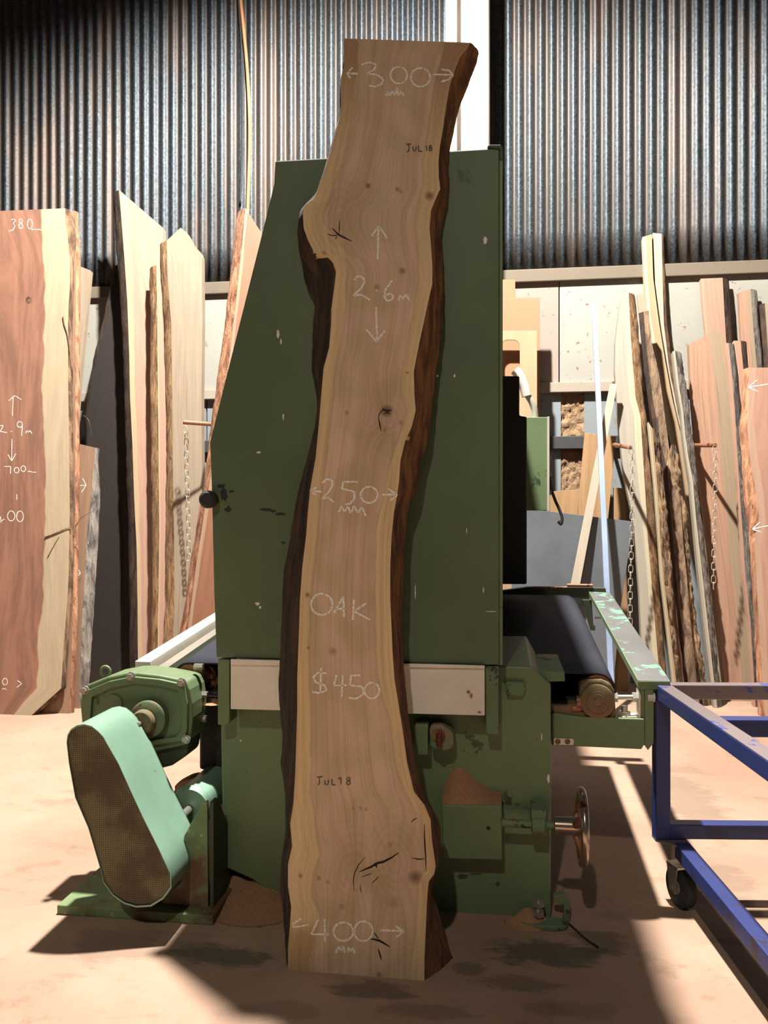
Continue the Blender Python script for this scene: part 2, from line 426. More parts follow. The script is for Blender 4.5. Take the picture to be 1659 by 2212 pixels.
def ribbons(name, strokes, fn, wpx, mat, parent, off=0.0012, taper=False, jit=0.0):
    """strokes: pixel polylines laid on the surface fn(px,py)"""
    vs = []; fs = []
    for si, st in enumerate(strokes):
        w_ = wpx
        if isinstance(st, dict): w_ = st['w']; st = st['p']
        P = []
        for (x0, y0), (x1, y1) in zip(st[:-1], st[1:]):
            k = max(1, int(math.hypot(x1 - x0, y1 - y0) / 2.0))
            P += [(x0 + (x1 - x0) * i / k, y0 + (y1 - y0) * i / k) for i in range(k)]
        P.append(st[-1])
        if len(P) > 6:   # round the corners of the hand stroke a little
            Q = [P[0]] + [((P[i - 1][0] + 2 * P[i][0] + P[i + 1][0]) / 4, (P[i - 1][1] + 2 * P[i][1] + P[i + 1][1]) / 4) for i in range(1, len(P) - 1)] + [P[-1]]
            P = Q
        b0 = len(vs); n = len(P)
        for i, (x, y) in enumerate(P):
            xa, ya = P[max(i - 1, 0)]; xb, yb = P[min(i + 1, n - 1)]
            d = math.hypot(xb - xa, yb - ya) or 1; nx, ny = -(yb - ya) / d, (xb - xa) / d
            hw = w_ / 2 * (1 + jit * (random.random() - 0.5))
            if taper: hw *= 0.25 + 0.75 * math.sin(math.pi * (i + 0.5) / n)
            for sgn in (1, -1):
                p = fn(x + nx * hw * sgn, y + ny * hw * sgn); toc = (Vector((0, 0, H)) - p).normalized()
                vs.append(p + Vector((0, -off, 0)))
        for i in range(n - 1): fs.append([b0 + 2 * i, b0 + 2 * i + 1, b0 + 2 * i + 3, b0 + 2 * i + 2])
    return mk(name, vs, fs, mat, parent)
def ell(cx, cy, rx, ry, n=22, a0=-1.4, sweep=6.5):
    return [(cx + rx * math.cos(a0 + sweep * i / n), cy + ry * math.sin(a0 + sweep * i / n)) for i in range(n + 1)]
def zc(ox, oy, k):   # detail coordinates -> photo pixels
    return lambda st: [(ox + x / k, oy + y / k) for x, y in st]

M['bark'] = bark('brown_bark', lin(70, 48, 32), lin(140, 108, 80))
M['bark_dark'] = bark('dark_oak_bark', lin(30, 19, 12), lin(74, 52, 36))
M['bark_oak'] = bark('oak_cambium', lin(78, 48, 26), lin(132, 92, 54), 1.4, 0.5)
M['bark_gold'] = bark('golden_bark', lin(104, 74, 48), lin(166, 130, 90), 1.2, 0.8, lin(70, 50, 34))
M['bark_grey'] = bark('grey_bark', lin(78, 72, 68), lin(146, 136, 126), 1.2, 0.8, lin(190, 184, 170))
M['bark_red'] = bark('reddish_bark', lin(120, 76, 52), lin(186, 134, 100), 1.2, 0.9, lin(60, 38, 26))
M['bark_rag'] = bark('ragged_bark', lin(46, 32, 22), lin(178, 144, 108), 1.6, 1.0)
M['bark_tan'] = bark('tan_bark', lin(78, 58, 42), lin(140, 114, 88), 1.2, 0.8)
# ------------------------------------------------------------ the building
WY = 6.0
o = B().box((-7.5, -4.5, -0.1), (5.5, 6.2, 0.0)).go('floor', M['floor'], kind='structure')
# corrugated iron above the ledge
pitch = 0.0762; xs = np.arange(-6.6, 4.6, pitch / 10); zs = np.linspace(2.90, 5.6, 10)
V = []; Fc = []
for z in zs:
    for x in xs:
        warp = 0.004 * math.sin(x * 3.1) + 0.003 * math.sin(x * 9.7 + z * 1.2)
        V.append((x, WY - 0.004 + 0.0105 * math.sin(2 * math.pi * x / pitch) + warp, z))
nx = len(xs)
for j in range(len(zs) - 1):
    for i in range(nx - 1): Fc.append([j * nx + i, j * nx + i + 1, (j + 1) * nx + i + 1, (j + 1) * nx + i])
ci = mk('wall_back', V, Fc, M['iron'], smooth=True, kind='structure')
sd = ci.modifiers.new('thickness', 'SOLIDIFY'); sd.thickness = 0.0015
# ledges
B().box((-6.6, 5.965, 2.835), (4.6, 6.06, 2.925)).go('trim_1', M['ledge'], kind='structure', bevel=0.006)
B().box((-6.6, 5.955, 2.045), (4.6, 6.06, 2.115)).go('trim_2', M['ledge2'], kind='structure', bevel=0.004)
# lower wall: panels with joints, infill columns behind
jx = at(1208, 700, WY).x; jx0 = at(1168, 700, WY).x
def panel(x0, x1, z0, z1, m, y=WY): return B().box((x0, y, z0), (x1, y + 0.05, z1)).go('wall_back', m, kind='structure', bevel=0.003)
panel(-6.6, -1.9, 2.11, 2.84, M['wallw']); panel(-1.894, jx0 - 0.25, 2.11, 2.84, M['wallw']); panel(jx0 - 0.244, jx - 0.004, 2.11, 2.84, M['wallp'])
panel(jx + 0.004, 4.6, 2.11, 2.84, M['wallw'])
mx0, mx1 = at(1212, 900, WY).x, at(1262, 900, WY).x
panel(-6.6, -2.2, 0, 2.05, M['wallb']); panel(-2.19, mx0, 0, 2.05, M['wallb']); panel(mx1, 4.6, 0, 2.05, M['wallb'])
# crumbled mud infill
V = []; Fc = []; nz_, nxx = 120, 14
for j in range(nz_ + 1):
    for i in range(nxx + 1):
        x = mx0 + (mx1 - mx0) * i / nxx; z = 2.06 * j / nz_
        V.append((x, WY + 0.012 + 0.022 * mnoise.noise(Vector((x * 30, 0, z * 26))) - 0.012 * mnoise.noise(Vector((x * 80, 4, z * 60))), z))
for j in range(nz_):
    for i in range(nxx): k = j * (nxx + 1) + i; Fc.append([k, k + 1, k + nxx + 2, k + nxx + 1])
k0 = len(V); V += [(x, WY + 0.06, z) for x, z in ((mx0, 0), (mx1, 0), (mx1, 2.06), (mx0, 2.06))]; Fc.append([k0, k0 + 3, k0 + 2, k0 + 1])
mk('wall_back', V, Fc, M['mud'], smooth=True, kind='structure')
# rail that carries the racking pegs
B().box((-6.4, 5.955, 1.645), (4.4, 6.03, 1.735)).go('trim_3', M['rail'], kind='structure', bevel=0.004)

# ------------------------------------------------------------ things on the wall
P = [at(x, y, 5.965) for x, y in ((516, -60), (520, 0), (526, 60), (534, 150), (539, 250), (539, 330), (536, 430), (534, 520))]
def smooth(P, n=8):
    out = []
    for i in range(len(P) - 1):
        p0, p1, p2, p3 = P[max(i - 1, 0)], P[i], P[i + 1], P[min(i + 2, len(P) - 1)]
        for k in range(n):
            t = k / n; out.append(0.5 * ((2 * p1) + (p2 - p0) * t + (2 * p0 - 5 * p1 + 4 * p2 - p3) * t * t + (3 * p1 - p0 - 3 * p2 + p3) * t ** 3))
    return out + [P[-1]]
B().tube(smooth(P), 0.013, 10).go('hose', M['orange'], smooth=True, label='thin orange-brown hose hanging down the corrugated iron wall', cat='hose')
P = [at(x, y, 5.97) for x, y in ((512, -60), (515, 0), (521, 90), (523, 200), (523, 320), (519, 440))]
B().tube(smooth(P), 0.008, 8).go('cable', M['rubber'], smooth=True, label='dark cable hanging just beside the orange hose on the iron wall', cat='cable')

# dust extraction ducts behind the machine, turning over above it
def duct(px, r, Y, label, ztop, dirv):
    c = at(px, 300, Y).x
    t = thing('dust_duct', label, 'duct', (c, Y, 0))
    b = B(); path = [Vector((c, Y, 0)), Vector((c, Y, ztop))]
    R = r * 1.6; d = Vector(dirv).normalized()
    for k in range(1, 9):
        a = math.pi / 2 * k / 8; path.append(Vector((c, Y, ztop)) + d * R * (1 - math.cos(a)) + Vector((0, 0, 1)) * R * math.sin(a))
    path.append(path[-1] + d * 0.9)
    b.tube(path, r, 40); b.go('duct_pipe', M['duct'], t, smooth=True, auto=40)
    B().tube([(c, Y, 0), (c, Y, 0.05)], r * 1.12, 40).go('duct_collar', M['duct'], t, smooth=True, auto=40)
    B().tube([(c + r * 0.42, Y - r * 0.915, 0.1), (c + r * 0.42, Y - r * 0.915, ztop)], 0.004, 8).go('seam', M['ledge'], t, smooth=True)
    return t
duct(1010, 0.150, 5.62, 'wide white dust extraction duct rising behind the green machine', 5.4, (-1, 0, 0))
duct(975, 0.036, 5.36, 'narrow white pipe left of the wide dust duct, mostly behind the oak slab', 5.5, (-1, 0, 0))

# ------------------------------------------------------------ racking pegs and chains
def peg(*p, label):
    t = B().tube(list(p), 0.013, 12)
    return t.go('rack_peg', M['rust'], smooth=True, auto=40, label=label, cat='peg')
def chain(path, label, r=0.0024, ll=0.048):
    P = smooth([Vector(p) for p in path], 6); b = B()
    acc = [0]
    for i in range(1, len(P)): acc.append(acc[-1] + (P[i] - P[i - 1]).length)
    def pt(s):
        for i in range(1, len(P)):
            if acc[i] >= s: return P[i - 1].lerp(P[i], (s - acc[i - 1]) / max(1e-6, acc[i] - acc[i - 1]))
        return P[-1]
    s = 0; k = 0; step = ll - 3.2 * r
    while s + ll < acc[-1]:
        a, c = pt(s), pt(s + ll); d = (c - a).normalized(); mid = (a + c) / 2
        sd = Vector((1, 0, 0)) if k % 2 == 0 else Vector((0.35, 1, 0)).normalized()
        sd = (sd - d * sd.dot(d)).normalized(); hw = ll * 0.27; hl = ll / 2 - hw
        ring = []
        for j in range(16):
            th_ = 2 * math.pi * j / 16; x = math.cos(th_) * hw; y = math.sin(th_) * hw + (hl if math.sin(th_) >= 0 else -hl)
            ring.append(mid + sd * x + d * y)
        n = len(ring); ax = d.cross(sd).normalized(); vs = []
        for j, p in enumerate(ring):
            tg = (ring[(j + 1) % n] - ring[j - 1]).normalized(); e = tg.cross(ax)
            for u in range(6): vs.append(p + (e * math.cos(u * math.pi / 3) + ax * math.sin(u * math.pi / 3)) * r)
        b.add(vs, [[j * 6 + u, ((j + 1) % n) * 6 + u, ((j + 1) % n) * 6 + (u + 1) % 6, j * 6 + (u + 1) % 6] for j in range(n) for u in range(6)])
        s += step; k += 1
    return b.go('chain', M['zinc'], smooth=True, label=label, cat='chain')

# ------------------------------------------------------------ left stack of slabs
M['w_red'] = wood('red_heartwood', lin(190, 134, 106), lin(236, 210, 172), 0, 0.20, 0.3, 4.0, 0.9)
M['w_brown'] = wood('brown_slab_wood', lin(196, 152, 118), lin(216, 176, 140), 0, 0, 1.3, 4, 0.6)
M['w_pale'] = wood('pale_slab_wood', lin(198, 176, 148), lin(216, 176, 140), 0, 0, 2.3, 4, 0.4, streak=lin(176, 136, 100))
M['w_cream'] = wood('cream_slab_wood', lin(234, 186, 158), lin(246, 212, 168), 0.16, 0, 3.3, 3, 0.4)
M['w_dark'] = wood('dark_brown_wood', lin(50, 36, 28), lin(60, 42, 30), 0, 0, 4.3, 3, 0.4)  # very dark brown over the whole board
M['w_rust'] = wood('rusty_red_wood', lin(190, 128, 92), lin(216, 176, 140), 0.12, 0, 5.3, 4, 0.5)
M['w_grey'] = wood('weathered_grey_wood', lin(206, 194, 172), lin(236, 220, 184), 0, 0.3, 6.3, 3, 0.4)
M['w_pink'] = wood('pink_slab_wood', lin(226, 172, 142), lin(236, 190, 160), 0.1, 0, 7.3, 3, 0.45, streak=lin(166, 128, 92))
M['w_pink2'] = wood('streaky_pink_wood', lin(216, 166, 134), lin(196, 168, 134), 0.0, 0.35, 8.3, 3, 0.6, streak=lin(150, 122, 88))
M['w_honey'] = wood('honey_wood', lin(214, 182, 138), lin(236, 220, 184), 0.3, 0, 9.3, 3, 0.5)

s1 = dict(Yf=4.55, s=0.14)
SL1 = plank('timber_plank', 'wide red slab at the far left chalked 2.9 m, pale sapwood down its right', 'slab',
      [(-110, 460), (-110, 1545)], [(141, 450), (141, 480), (147, 520), (151, 560), (151, 620), (148, 660), (147, 700), (147, 800), (148, 880), (149, 960), (151, 1100), (148, 1250), (143, 1330), (137, 1400), (132, 1487), (68, 1545)],
      th=0.05, mat=M['w_red'], cols=10, rows=120, bR=[(154, 452), (163, 480), (166, 520), (160, 560), (155, 620), (152, 700), (151, 900), (154, 1150), (150, 1320), (142, 1400), (134, 1487), (70, 1540)], bmat=M['bark'], **s1)
f1 = lambda x, y: lean(x, y, 4.55, 0.14)
z = zc(0, 430, 4.708); z4 = zc(0, 850, 4.708); z6 = zc(0, 1250, 6.32)
st = [z([(110, 215), (140, 202), (160, 215), (135, 250), (155, 270), (140, 310), (90, 328)]), z(ell(212, 225, 16, 22)), z(ell(212, 275, 20, 26)), z(ell(305, 255, 26, 50)),
      z([(320, 315), (345, 303), (370, 315), (395, 306), (420, 318)]), z([(430, 232), (510, 232)]), z([(480, 210), (512, 232), (485, 250)]),
      z4([(128, 225), (135, 30)]), z4([(90, 75), (150, 20), (218, 62)]), z4([(0, 330), (35, 320), (20, 360), (0, 385), (70, 398)]), z4([(112, 383), (120, 388)]),
      z4(ell(202, 315, 27, 30)), z4([(228, 310), (222, 430)]), z4([(262, 405), (275, 375), (290, 400), (305, 372), (325, 410)]),
      z4([(122, 465), (120, 680)]), z4([(82, 620), (120, 688), (162, 612)]), z4([(42, 742), (110, 742), (108, 815)]), z4(ell(170, 780, 25, 28)), z4(ell(238, 765, 25, 30)),
      z4([(285, 795), (310, 790), (330, 802), (370, 800)]), z4([(5, 1250), (12, 1312)]), z4([(12, 1300), (45, 1275)]), z4(ell(115, 1245, 38, 52)), z4(ell(205, 1250, 36, 55)),
      z6(ell(70, 1405, 35, 45)), z6([(240, 1390), (300, 1430), (230, 1485)]), z6([(30, 1505), (60, 1498), (90, 1515)]), z4([(172, 1025), (172, 1080)])]
for i0, i1 in ((0, 7), (7, 9), (9, 14), (14, 16), (16, 20), (20, 24), (24, 28)): ribbons('chalk_writing', st[i0:i1], f1, 1.5, M['chalk'], SL1, jit=0.5)
# knot on the red slab
ribbons('knot', [{'p': ell(62, 648, 4, 5), 'w': 5}], f1, 5, M['bark'], SL1, off=0.0008)

plank('timber_plank', 'brown slab directly behind the wide red slab, foot showing under its cut corner', 'slab',
      [(60, 470), (80, 1100), (86, 1545)], [(160, 455), (165, 560), (163, 700), (163, 900), (162, 1100), (158, 1300), (150, 1543)],
      4.62, 0.14, 0.05, M['w_brown'], bR=[(163, 455), (169, 520), (171, 600), (168, 700), (168, 860), (168, 1000), (164, 1150), (160, 1350), (155, 1543)], bmat=M['bark_red'])
plank('timber_plank', 'short pale board peeking out right of the red slab, below the iron wall', 'slab',
      [(150, 566), (140, 760), (130, 1000)], [(195, 584), (190, 640), (182, 720), (174, 800), (168, 880), (160, 1000)],
      5.1, 0.15, 0.04, M['w_pale'])
SL4 = plank('timber_plank', 'narrow slab right of the red slab with two chalk arrows and grey bark edge', 'slab',
      [(150, 954), (148, 1200), (146, 1500)], [(206, 967), (203, 1000), (198, 1060), (191, 1120), (186, 1180), (182, 1260), (178, 1330), (174, 1420), (172, 1518)],
      4.75, 0.12, 0.05, M['w_brown'], bR=[(210, 968), (213, 1010), (217, 1060), (214, 1130), (207, 1250), (202, 1330), (195, 1440), (190, 1500)], bmat=M['bark_grey'])
f4 = lambda x, y: lean(x, y, 4.75, 0.12)
for s_ in ([z4([(790, 937), (875, 935)]), z4([(840, 862), (878, 932), (830, 1005)])], [z4([(785, 1775), (822, 1828), (780, 1868)]), z4([(775, 1825), (820, 1828)])]): ribbons('chalk_writing', s_, f4, 1.6, M['chalk'], SL4, jit=0.5)
# dry twigs caught on the slabs
def twig(pts, Y, label, r=0.003):
    P = smooth([(f1(x, y) + Vector((0, -r * 1.2, 0))) if Y < 4.8 else at(x, y, Y) for x, y in pts], 4)
    B().tube(P, [r * (1 - 0.75 * i / len(P)) for i in range(len(P))], 6).go('dry_twig', M['bark'], smooth=True, label=label, cat='twig')
twig([(137, 684), (140, 702), (146, 722), (152, 760), (160, 788), (166, 803)], 4.75, 'dry twig hanging on the sapwood edge of the red slab, upper part', 0.004)
twig([(98, 1161), (125, 1150), (150, 1140), (155, 1146)], 4.50, 'dark twig sticking out over the red slab toward the left, lower part', 0.004)
twig([(104, 1203), (115, 1182), (129, 1158)], 4.50, 'short thin twig below the dark twig on the red slab')
twig([(163, 1138), (175, 1120), (190, 1110), (207, 1101)], 4.60, 'pale twig reaching right over the narrow slab with the arrows')
twig([(181, 898), (190, 906), (196, 925), (197, 945)], 5.43, 'curved pale wire in the dark gap right of the red slab')

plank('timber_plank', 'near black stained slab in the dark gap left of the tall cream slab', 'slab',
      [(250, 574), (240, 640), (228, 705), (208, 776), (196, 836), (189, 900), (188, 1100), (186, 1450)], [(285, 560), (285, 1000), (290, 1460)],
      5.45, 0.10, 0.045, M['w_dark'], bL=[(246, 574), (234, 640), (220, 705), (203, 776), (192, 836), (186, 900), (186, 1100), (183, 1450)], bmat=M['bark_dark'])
plank('timber_plank', 'tall cream slab with a slanted top and dark bark down its left edge', 'slab',
      [(257, 410), (262, 470), (269, 560), (275, 650), (279, 760), (281, 860), (286, 960), (290, 1080), (295, 1180), (297, 1300), (298, 1420)], [(352, 492), (352, 700), (350, 1000), (345, 1430)],
      5.2, 0.115, 0.055, M['w_cream'], bL=[(243, 412), (248, 480), (253, 560), (262, 700), (268, 850), (272, 1000), (277, 1150), (279, 1300), (280, 1430)], bmat=M['bark_dark'], rows=90)
plank('timber_plank', 'narrow board with rough golden bark edge in front of the tall cream slab', 'slab',
      [(338, 573), (340, 700), (341, 850), (343, 1000), (344, 1150), (342, 1300), (340, 1440)], [(347, 580), (352, 700), (357, 850), (360, 1000), (360, 1440)],
      5.05, 0.115, 0.05, M['w_cream'], bL=[(323, 571), (324, 700), (324, 850), (326, 1000), (328, 1150), (328, 1300), (323, 1440)], bmat=M['bark_gold'])
plank('timber_plank', 'pale grey-yellow slab with a jagged top, third from the green machine', 'slab',
      [(360, 520), (362, 600), (370, 700), (372, 850), (373, 1000), (376, 1150), (377, 1300), (372, 1440)], [(390, 492), (404, 503), (418, 530), (436, 548), (437, 700), (435, 850), (436, 1000), (436, 1200), (434, 1440)],
      5.0, 0.115, 0.055, M['w_pale'], bL=[(344, 516), (347, 600), (354, 700), (358, 850), (359, 1000), (357, 1150), (354, 1300), (350, 1440)], bmat=M['bark_gold'], rows=90)
plank('timber_plank', 'reddish slab leaning sideways against the left side of the green machine', 'slab',
      [(530, 449), (522, 540), (511, 640), (500, 740), (489, 830), (479, 890), (464, 960), (455, 1030), (441, 1110), (427, 1200), (416, 1280), (404, 1370)], [(566, 505), (560, 600), (545, 750), (525, 900), (500, 1100), (486, 1250), (470, 1370)],
      4.75, 0.115, 0.05, M['w_rust'], m=0.25, bL=[(513, 452), (503, 520), (495, 600), (481, 720), (469, 800), (456, 900), (446, 990), (434, 1080), (420, 1150), (409, 1220), (400, 1290), (384, 1370)], bmat=M['bark_red'], rows=90)

peg(at(395, 912, 4.94), at(452, 916, 5.0), at(475, 922, 5.95), label='steel peg sticking out of the wall rail between the left slabs')
chain([at(399, 920, 5.0), at(402, 935, 5.0), at(403, 1000, 5.0), at(407, 1120, 5.0), at(408, 1218, 5.0)], 'steel chain hanging over the pale slab on the left')

# ------------------------------------------------------------ boards and bits right of the machine
X = M
def flat(name, label, cat, pts, Yf, s, th, mat, floor=True, bevel=0.0015):
    P = [lean(x, y, Yf, s) for x, y in pts]; n = Vector((0, 1, -s)).normalized() * th
    if floor:
        for p in P[-2:]: p.z = 0
    zmin = min(p.z for p in P); vs = P + [Vector((p.x + n.x, p.y + n.y, max(0.0, p.z + n.z))) for p in P]; k = len(P)
    fs = [list(range(k)), list(range(2 * k - 1, k - 1, -1))] + [[i, (i + 1) % k, (i + 1) % k + k, i + k] for i in range(k)]
    uv = [((p.x - P[0].x) / 0.5, p.z) for p in P] * 2
    return mk(name, vs, fs, mat, uv=uv, label=label, cat=cat, bevel=bevel)
flat('mdf_sheet', 'tallest brown board sheet right of the green machine, narrow top showing', 'board', [(1072, 604), (1113, 604), (1113, 1500), (1072, 1500)], 5.72, 0.04, 0.018, M['mdf'])
flat('mdf_sheet', 'brown board sheet right of the green machine, behind the one with a cutout', 'board', [(1072, 643), (1166, 643), (1166, 1500), (1072, 1500)], 5.62, 0.05, 0.018, M['mdf'])
# sheet with rounded cutout
fn = lambda x, y: lean(x, y, 5.52, 0.05)
out = [(1040, 714), (1160, 714), (1160, 860)]
b = B(); n = Vector((0, 0.018, 0))
cx0, cx1, cy0, cy1, rr = 1082, 1123, 734, 880, 14
def rnd(cx, cy, a0): return [(cx + rr * math.cos(a0 + math.pi / 2 * k / 5), cy + rr * math.sin(a0 + math.pi / 2 * k / 5)) for k in range(6)]
inner = rnd(cx1 - rr, cy0 + rr, -math.pi / 2) + rnd(cx1 - rr, cy1 - rr, 0) + rnd(cx0 + rr, cy1 - rr, math.pi / 2) + rnd(cx0 + rr, cy0 + rr, math.pi)
ox = [(1160, 714), (1160, 1480), (1076, 1480), (1076, 714)]
ring_o = []
for i, (x, y) in enumerate(inner):
    c4 = i // 6; ring_o.append(ox[c4])
vi = [fn(x, y) for x, y in inner]; vo_ = [fn(x, y) for x, y in ring_o]
for v_ in vo_:
    v_.z = max(0.0, v_.z) if v_.z > 0.05 else 0.0
k = len(vi); vs = vi + vo_ + [v_ + n for v_ in vi] + [v_ + n for v_ in vo_]; fs = []
for i in range(k):
    j = (i + 1) % k
    for base in (0, 2 * k):
        if (ring_o[i] == ring_o[j]): fs.append([base + i, base + j, base + k + i])
        else: fs.append([base + i, base + j, base + k + j, base + k + i])
    fs.append([i, j, j + 2 * k, i + 2 * k])
    if ring_o[i] != ring_o[j]: fs.append([k + i, k + j, 3 * k + j, 3 * k + i])
mk('plywood_sheet', vs, fs, M['ply'], uv=[(v_.x, v_.z) for v_ in vs], label='pale sheet with a rounded rectangular cutout, right of the green machine', cat='board')

flat('plywood_sheet', 'low plywood offcut against the wall behind the grey sheet', 'board', [(1186, 1062), (1262, 1056), (1262, 1500), (1186, 1500)], 5.80, 0.03, 0.02, M['ply2'])
flat('plywood_sheet', 'leaning plywood offcut crossed by the aluminium tube', 'board', [(1263, 935), (1331, 943), (1306, 1200), (1240, 1190)], 5.66, 0.05, 0.02, M['ply2'], floor=False)
flat('timber_board', 'short yellow board standing between the plywood and the waney board', 'board', [(1326, 1053), (1352, 1055), (1358, 1480), (1330, 1480)], 5.72, 0.03, 0.04, M['ply2'])
flat('steel_sheet', 'dark grey sheet with slanting edges leaning behind the conveyor', 'sheet', [(1105, 1098), (1190, 1105), (1362, 1126), (1368, 1132), (1340, 1316), (1322, 1470), (1105, 1470)], 5.40, 0.05, 0.006, M['sheet'])
flat('timber_batten', 'pale straight batten leaning across behind the aluminium tube', 'batten', [(1318, 829), (1334, 829), (1252, 1268), (1233, 1262)], 5.24, 0.14, 0.02, M['batten'], floor=False)
P0, P1 = lean(1283, 652, 5.05, 0.22), lean(1320, 1475, 5.05, 0.22)
d = (P1 - P0); P1 = P0 + d * (P0.z / -d.z); P1.z = 0.0
b = B().bar(P0, P1, (0.0165, 0, 0), (0, 0.0165, 0)); b.go('aluminium_tube', M['alu'], label='long square aluminium tube leaning on the white wall', cat='tube', bevel=0.002)

# right stack
plank('timber_plank', 'pale waney slab with a golden left-leaning top, first of the right stack', 'slab',
      [(1350, 628), (1342, 640), (1336, 680), (1329, 740), (1328, 800), (1334, 880), (1338, 941), (1349, 1034), (1366, 1110), (1374, 1187), (1381, 1280), (1385, 1378)],
      [(1358, 632), (1361, 700), (1366, 780), (1373, 860), (1384, 900), (1388, 972), (1394, 1064), (1399, 1157), (1407, 1249), (1413, 1326), (1423, 1440)],
      5.30, 0.16, 0.06, M['w_grey'], bR=[(1370, 622), (1378, 700), (1385, 780), (1391, 860), (1398, 911), (1402, 981), (1412, 1064), (1418, 1141), (1422, 1230), (1427, 1310), (1440, 1448)], bmat=M['bark_gold'], rows=100)
plank('timber_plank', 'tallest pale board of the right stack, split top above the wall ledge', 'slab',
      [(1388, 512), (1392, 600), (1398, 680), (1412, 760), (1430, 850), (1450, 950), (1480, 1100)], [(1408, 506), (1411, 600), (1424, 700), (1437, 780), (1452, 860), (1476, 960), (1510, 1100)],
      5.62, 0.10, 0.06, M['w_honey'])
plank('timber_plank', 'narrow pale board touching the right side of the tallest board, top above the ledge', 'slab',
      [(1410, 503), (1414, 600), (1424, 700), (1440, 800), (1470, 950)], [(1429, 505), (1431, 600), (1434, 700), (1446, 800), (1476, 950)], 5.69, 0.085, 0.05, M['w_grey'], bR=[(1431, 505), (1436, 600), (1440, 700), (1452, 800), (1482, 950)], bmat=M['bark'])
plank('timber_plank', 'small pinkish board end between the waney slab and the tallest board', 'slab',
      [(1377, 636), (1384, 700), (1400, 850)], [(1395, 632), (1402, 720), (1416, 850)], 5.70, 0.09, 0.04, M['w_pink'])
plank('timber_plank', 'slender board with dark left side and rough brown front, before the tallest board', 'slab',
      [(1390, 673), (1396, 746), (1403, 807), (1413, 880), (1427, 957), (1442, 1018), (1446, 1080), (1453, 1157), (1461, 1249), (1471, 1341), (1484, 1458)],
      [(1401, 671), (1409, 746), (1424, 807), (1434, 880), (1444, 957), (1453, 1018), (1470, 1080), (1475, 1157), (1484, 1249), (1491, 1341), (1504, 1458)],
      5.28, 0.16, 0.05, M['bark_tan'], bL=[(1380, 676), (1386, 746), (1392, 807), (1404, 880), (1418, 957), (1432, 1018), (1438, 1080), (1445, 1157), (1455, 1249), (1466, 1341), (1478, 1458)], bmat=M['bark_dark'], rows=90)
plank('timber_plank', 'thin split slab with pale edge and ragged peeling bark in the right stack', 'slab',
      [(1400, 911), (1407, 980), (1415, 1064), (1424, 1187), (1428, 1249), (1440, 1350), (1452, 1458)], [(1409, 925), (1415, 990), (1421, 1064), (1428, 1187), (1434, 1249), (1446, 1350), (1459, 1458)],
      5.12, 0.14, 0.05, M['w_honey'], bR=[(1418, 926), (1427, 972), (1430, 1030), (1440, 1095), (1445, 1157), (1450, 1249), (1456, 1341), (1468, 1458)], bmat=M['bark_rag'], rows=110, rough=0.014)
plank('timber_plank', 'ragged barky slab in the middle of the right stack with holes and splinters', 'slab',
      [(1440, 1000), (1444, 1080), (1452, 1160), (1462, 1249), (1470, 1341), (1484, 1458)], [(1452, 960), (1462, 1050), (1474, 1120), (1480, 1200), (1486, 1280), (1494, 1360), (1508, 1458)],
      5.34, 0.12, 0.05, M['bark_rag'], bR=[(1446, 870), (1470, 1050), (1484, 1110), (1490, 1200), (1494, 1280), (1508, 1360), (1526, 1458)], bmat=M['bark_rag'], rows=110, rough=0.016)
plank('timber_plank', 'knobby grey-barked slab with a square top right of the ragged one', 'slab',
      [(1453, 759), (1461, 830), (1471, 890), (1475, 941), (1481, 988), (1490, 1043), (1498, 1126), (1508, 1233), (1520, 1341), (1534, 1458)],
      [(1458, 757), (1466, 830), (1476, 890), (1480, 941), (1487, 988), (1497, 1043), (1504, 1126), (1516, 1233), (1528, 1341), (1541, 1458)],
      5.30, 0.14, 0.06, M['w_grey'], bR=[(1472, 756), (1480, 820), (1488, 880), (1498, 957), (1505, 1018), (1514, 1110), (1523, 1187), (1531, 1249), (1541, 1341), (1553, 1458)], bmat=M['bark_grey'], rows=110, rough=0.009)
plank('timber_plank', 'wide pinkish slab with a brown streak behind the right hanging chain', 'slab',
      [(1488, 744), (1493, 850), (1500, 930), (1508, 1010), (1522, 1120), (1537, 1240), (1550, 1340), (1563, 1458)],
      [(1545, 713), (1560, 716), (1572, 800), (1581, 880), (1588, 1000), (1597, 1120), (1606, 1240), (1615, 1341), (1624, 1455)],
      5.52, 0.12, 0.06, M['w_pink2'], cols=10)
plank('timber_plank', 'pink board reaching the wall ledge behind the wide pinkish slab, black bark on its right', 'slab',
      [(1514, 602), (1520, 680), (1530, 760), (1545, 900)], [(1561, 600), (1565, 680), (1570, 760), (1580, 900)], 5.74, 0.06, 0.05, M['w_pink'],
      bR=[(1574, 600), (1579, 680), (1584, 760), (1594, 900)], bmat=M['bark_dark'])
plank('timber_plank', 'slim board with speckled grey bark just left of the front pink slab', 'slab',
      [(1566, 741), (1574, 800), (1582, 880), (1590, 1000), (1597, 1120), (1606, 1249), (1617, 1341), (1624, 1452)], [(1574, 741), (1580, 800), (1587, 880), (1594, 1000), (1602, 1120), (1611, 1249), (1621, 1341), (1628, 1452)],
      5.36, 0.13, 0.05, M['w_pink'], bR=[(1587, 741), (1592, 800), (1599, 880), (1607, 1003), (1620, 1126), (1626, 1249), (1632, 1341), (1638, 1452)], bmat=M['bark_grey'], rows=90)
plank('timber_plank', 'board end with pale T-shaped top just above the front pink slab', 'slab',
      [(1585, 736), (1594, 800), (1604, 900)], [(1600, 736), (1606, 800), (1616, 900)], 5.46, 0.10, 0.04, M['w_pink'], bR=[(1612, 737), (1616, 800), (1624, 900)], bmat=M['bark_dark'])
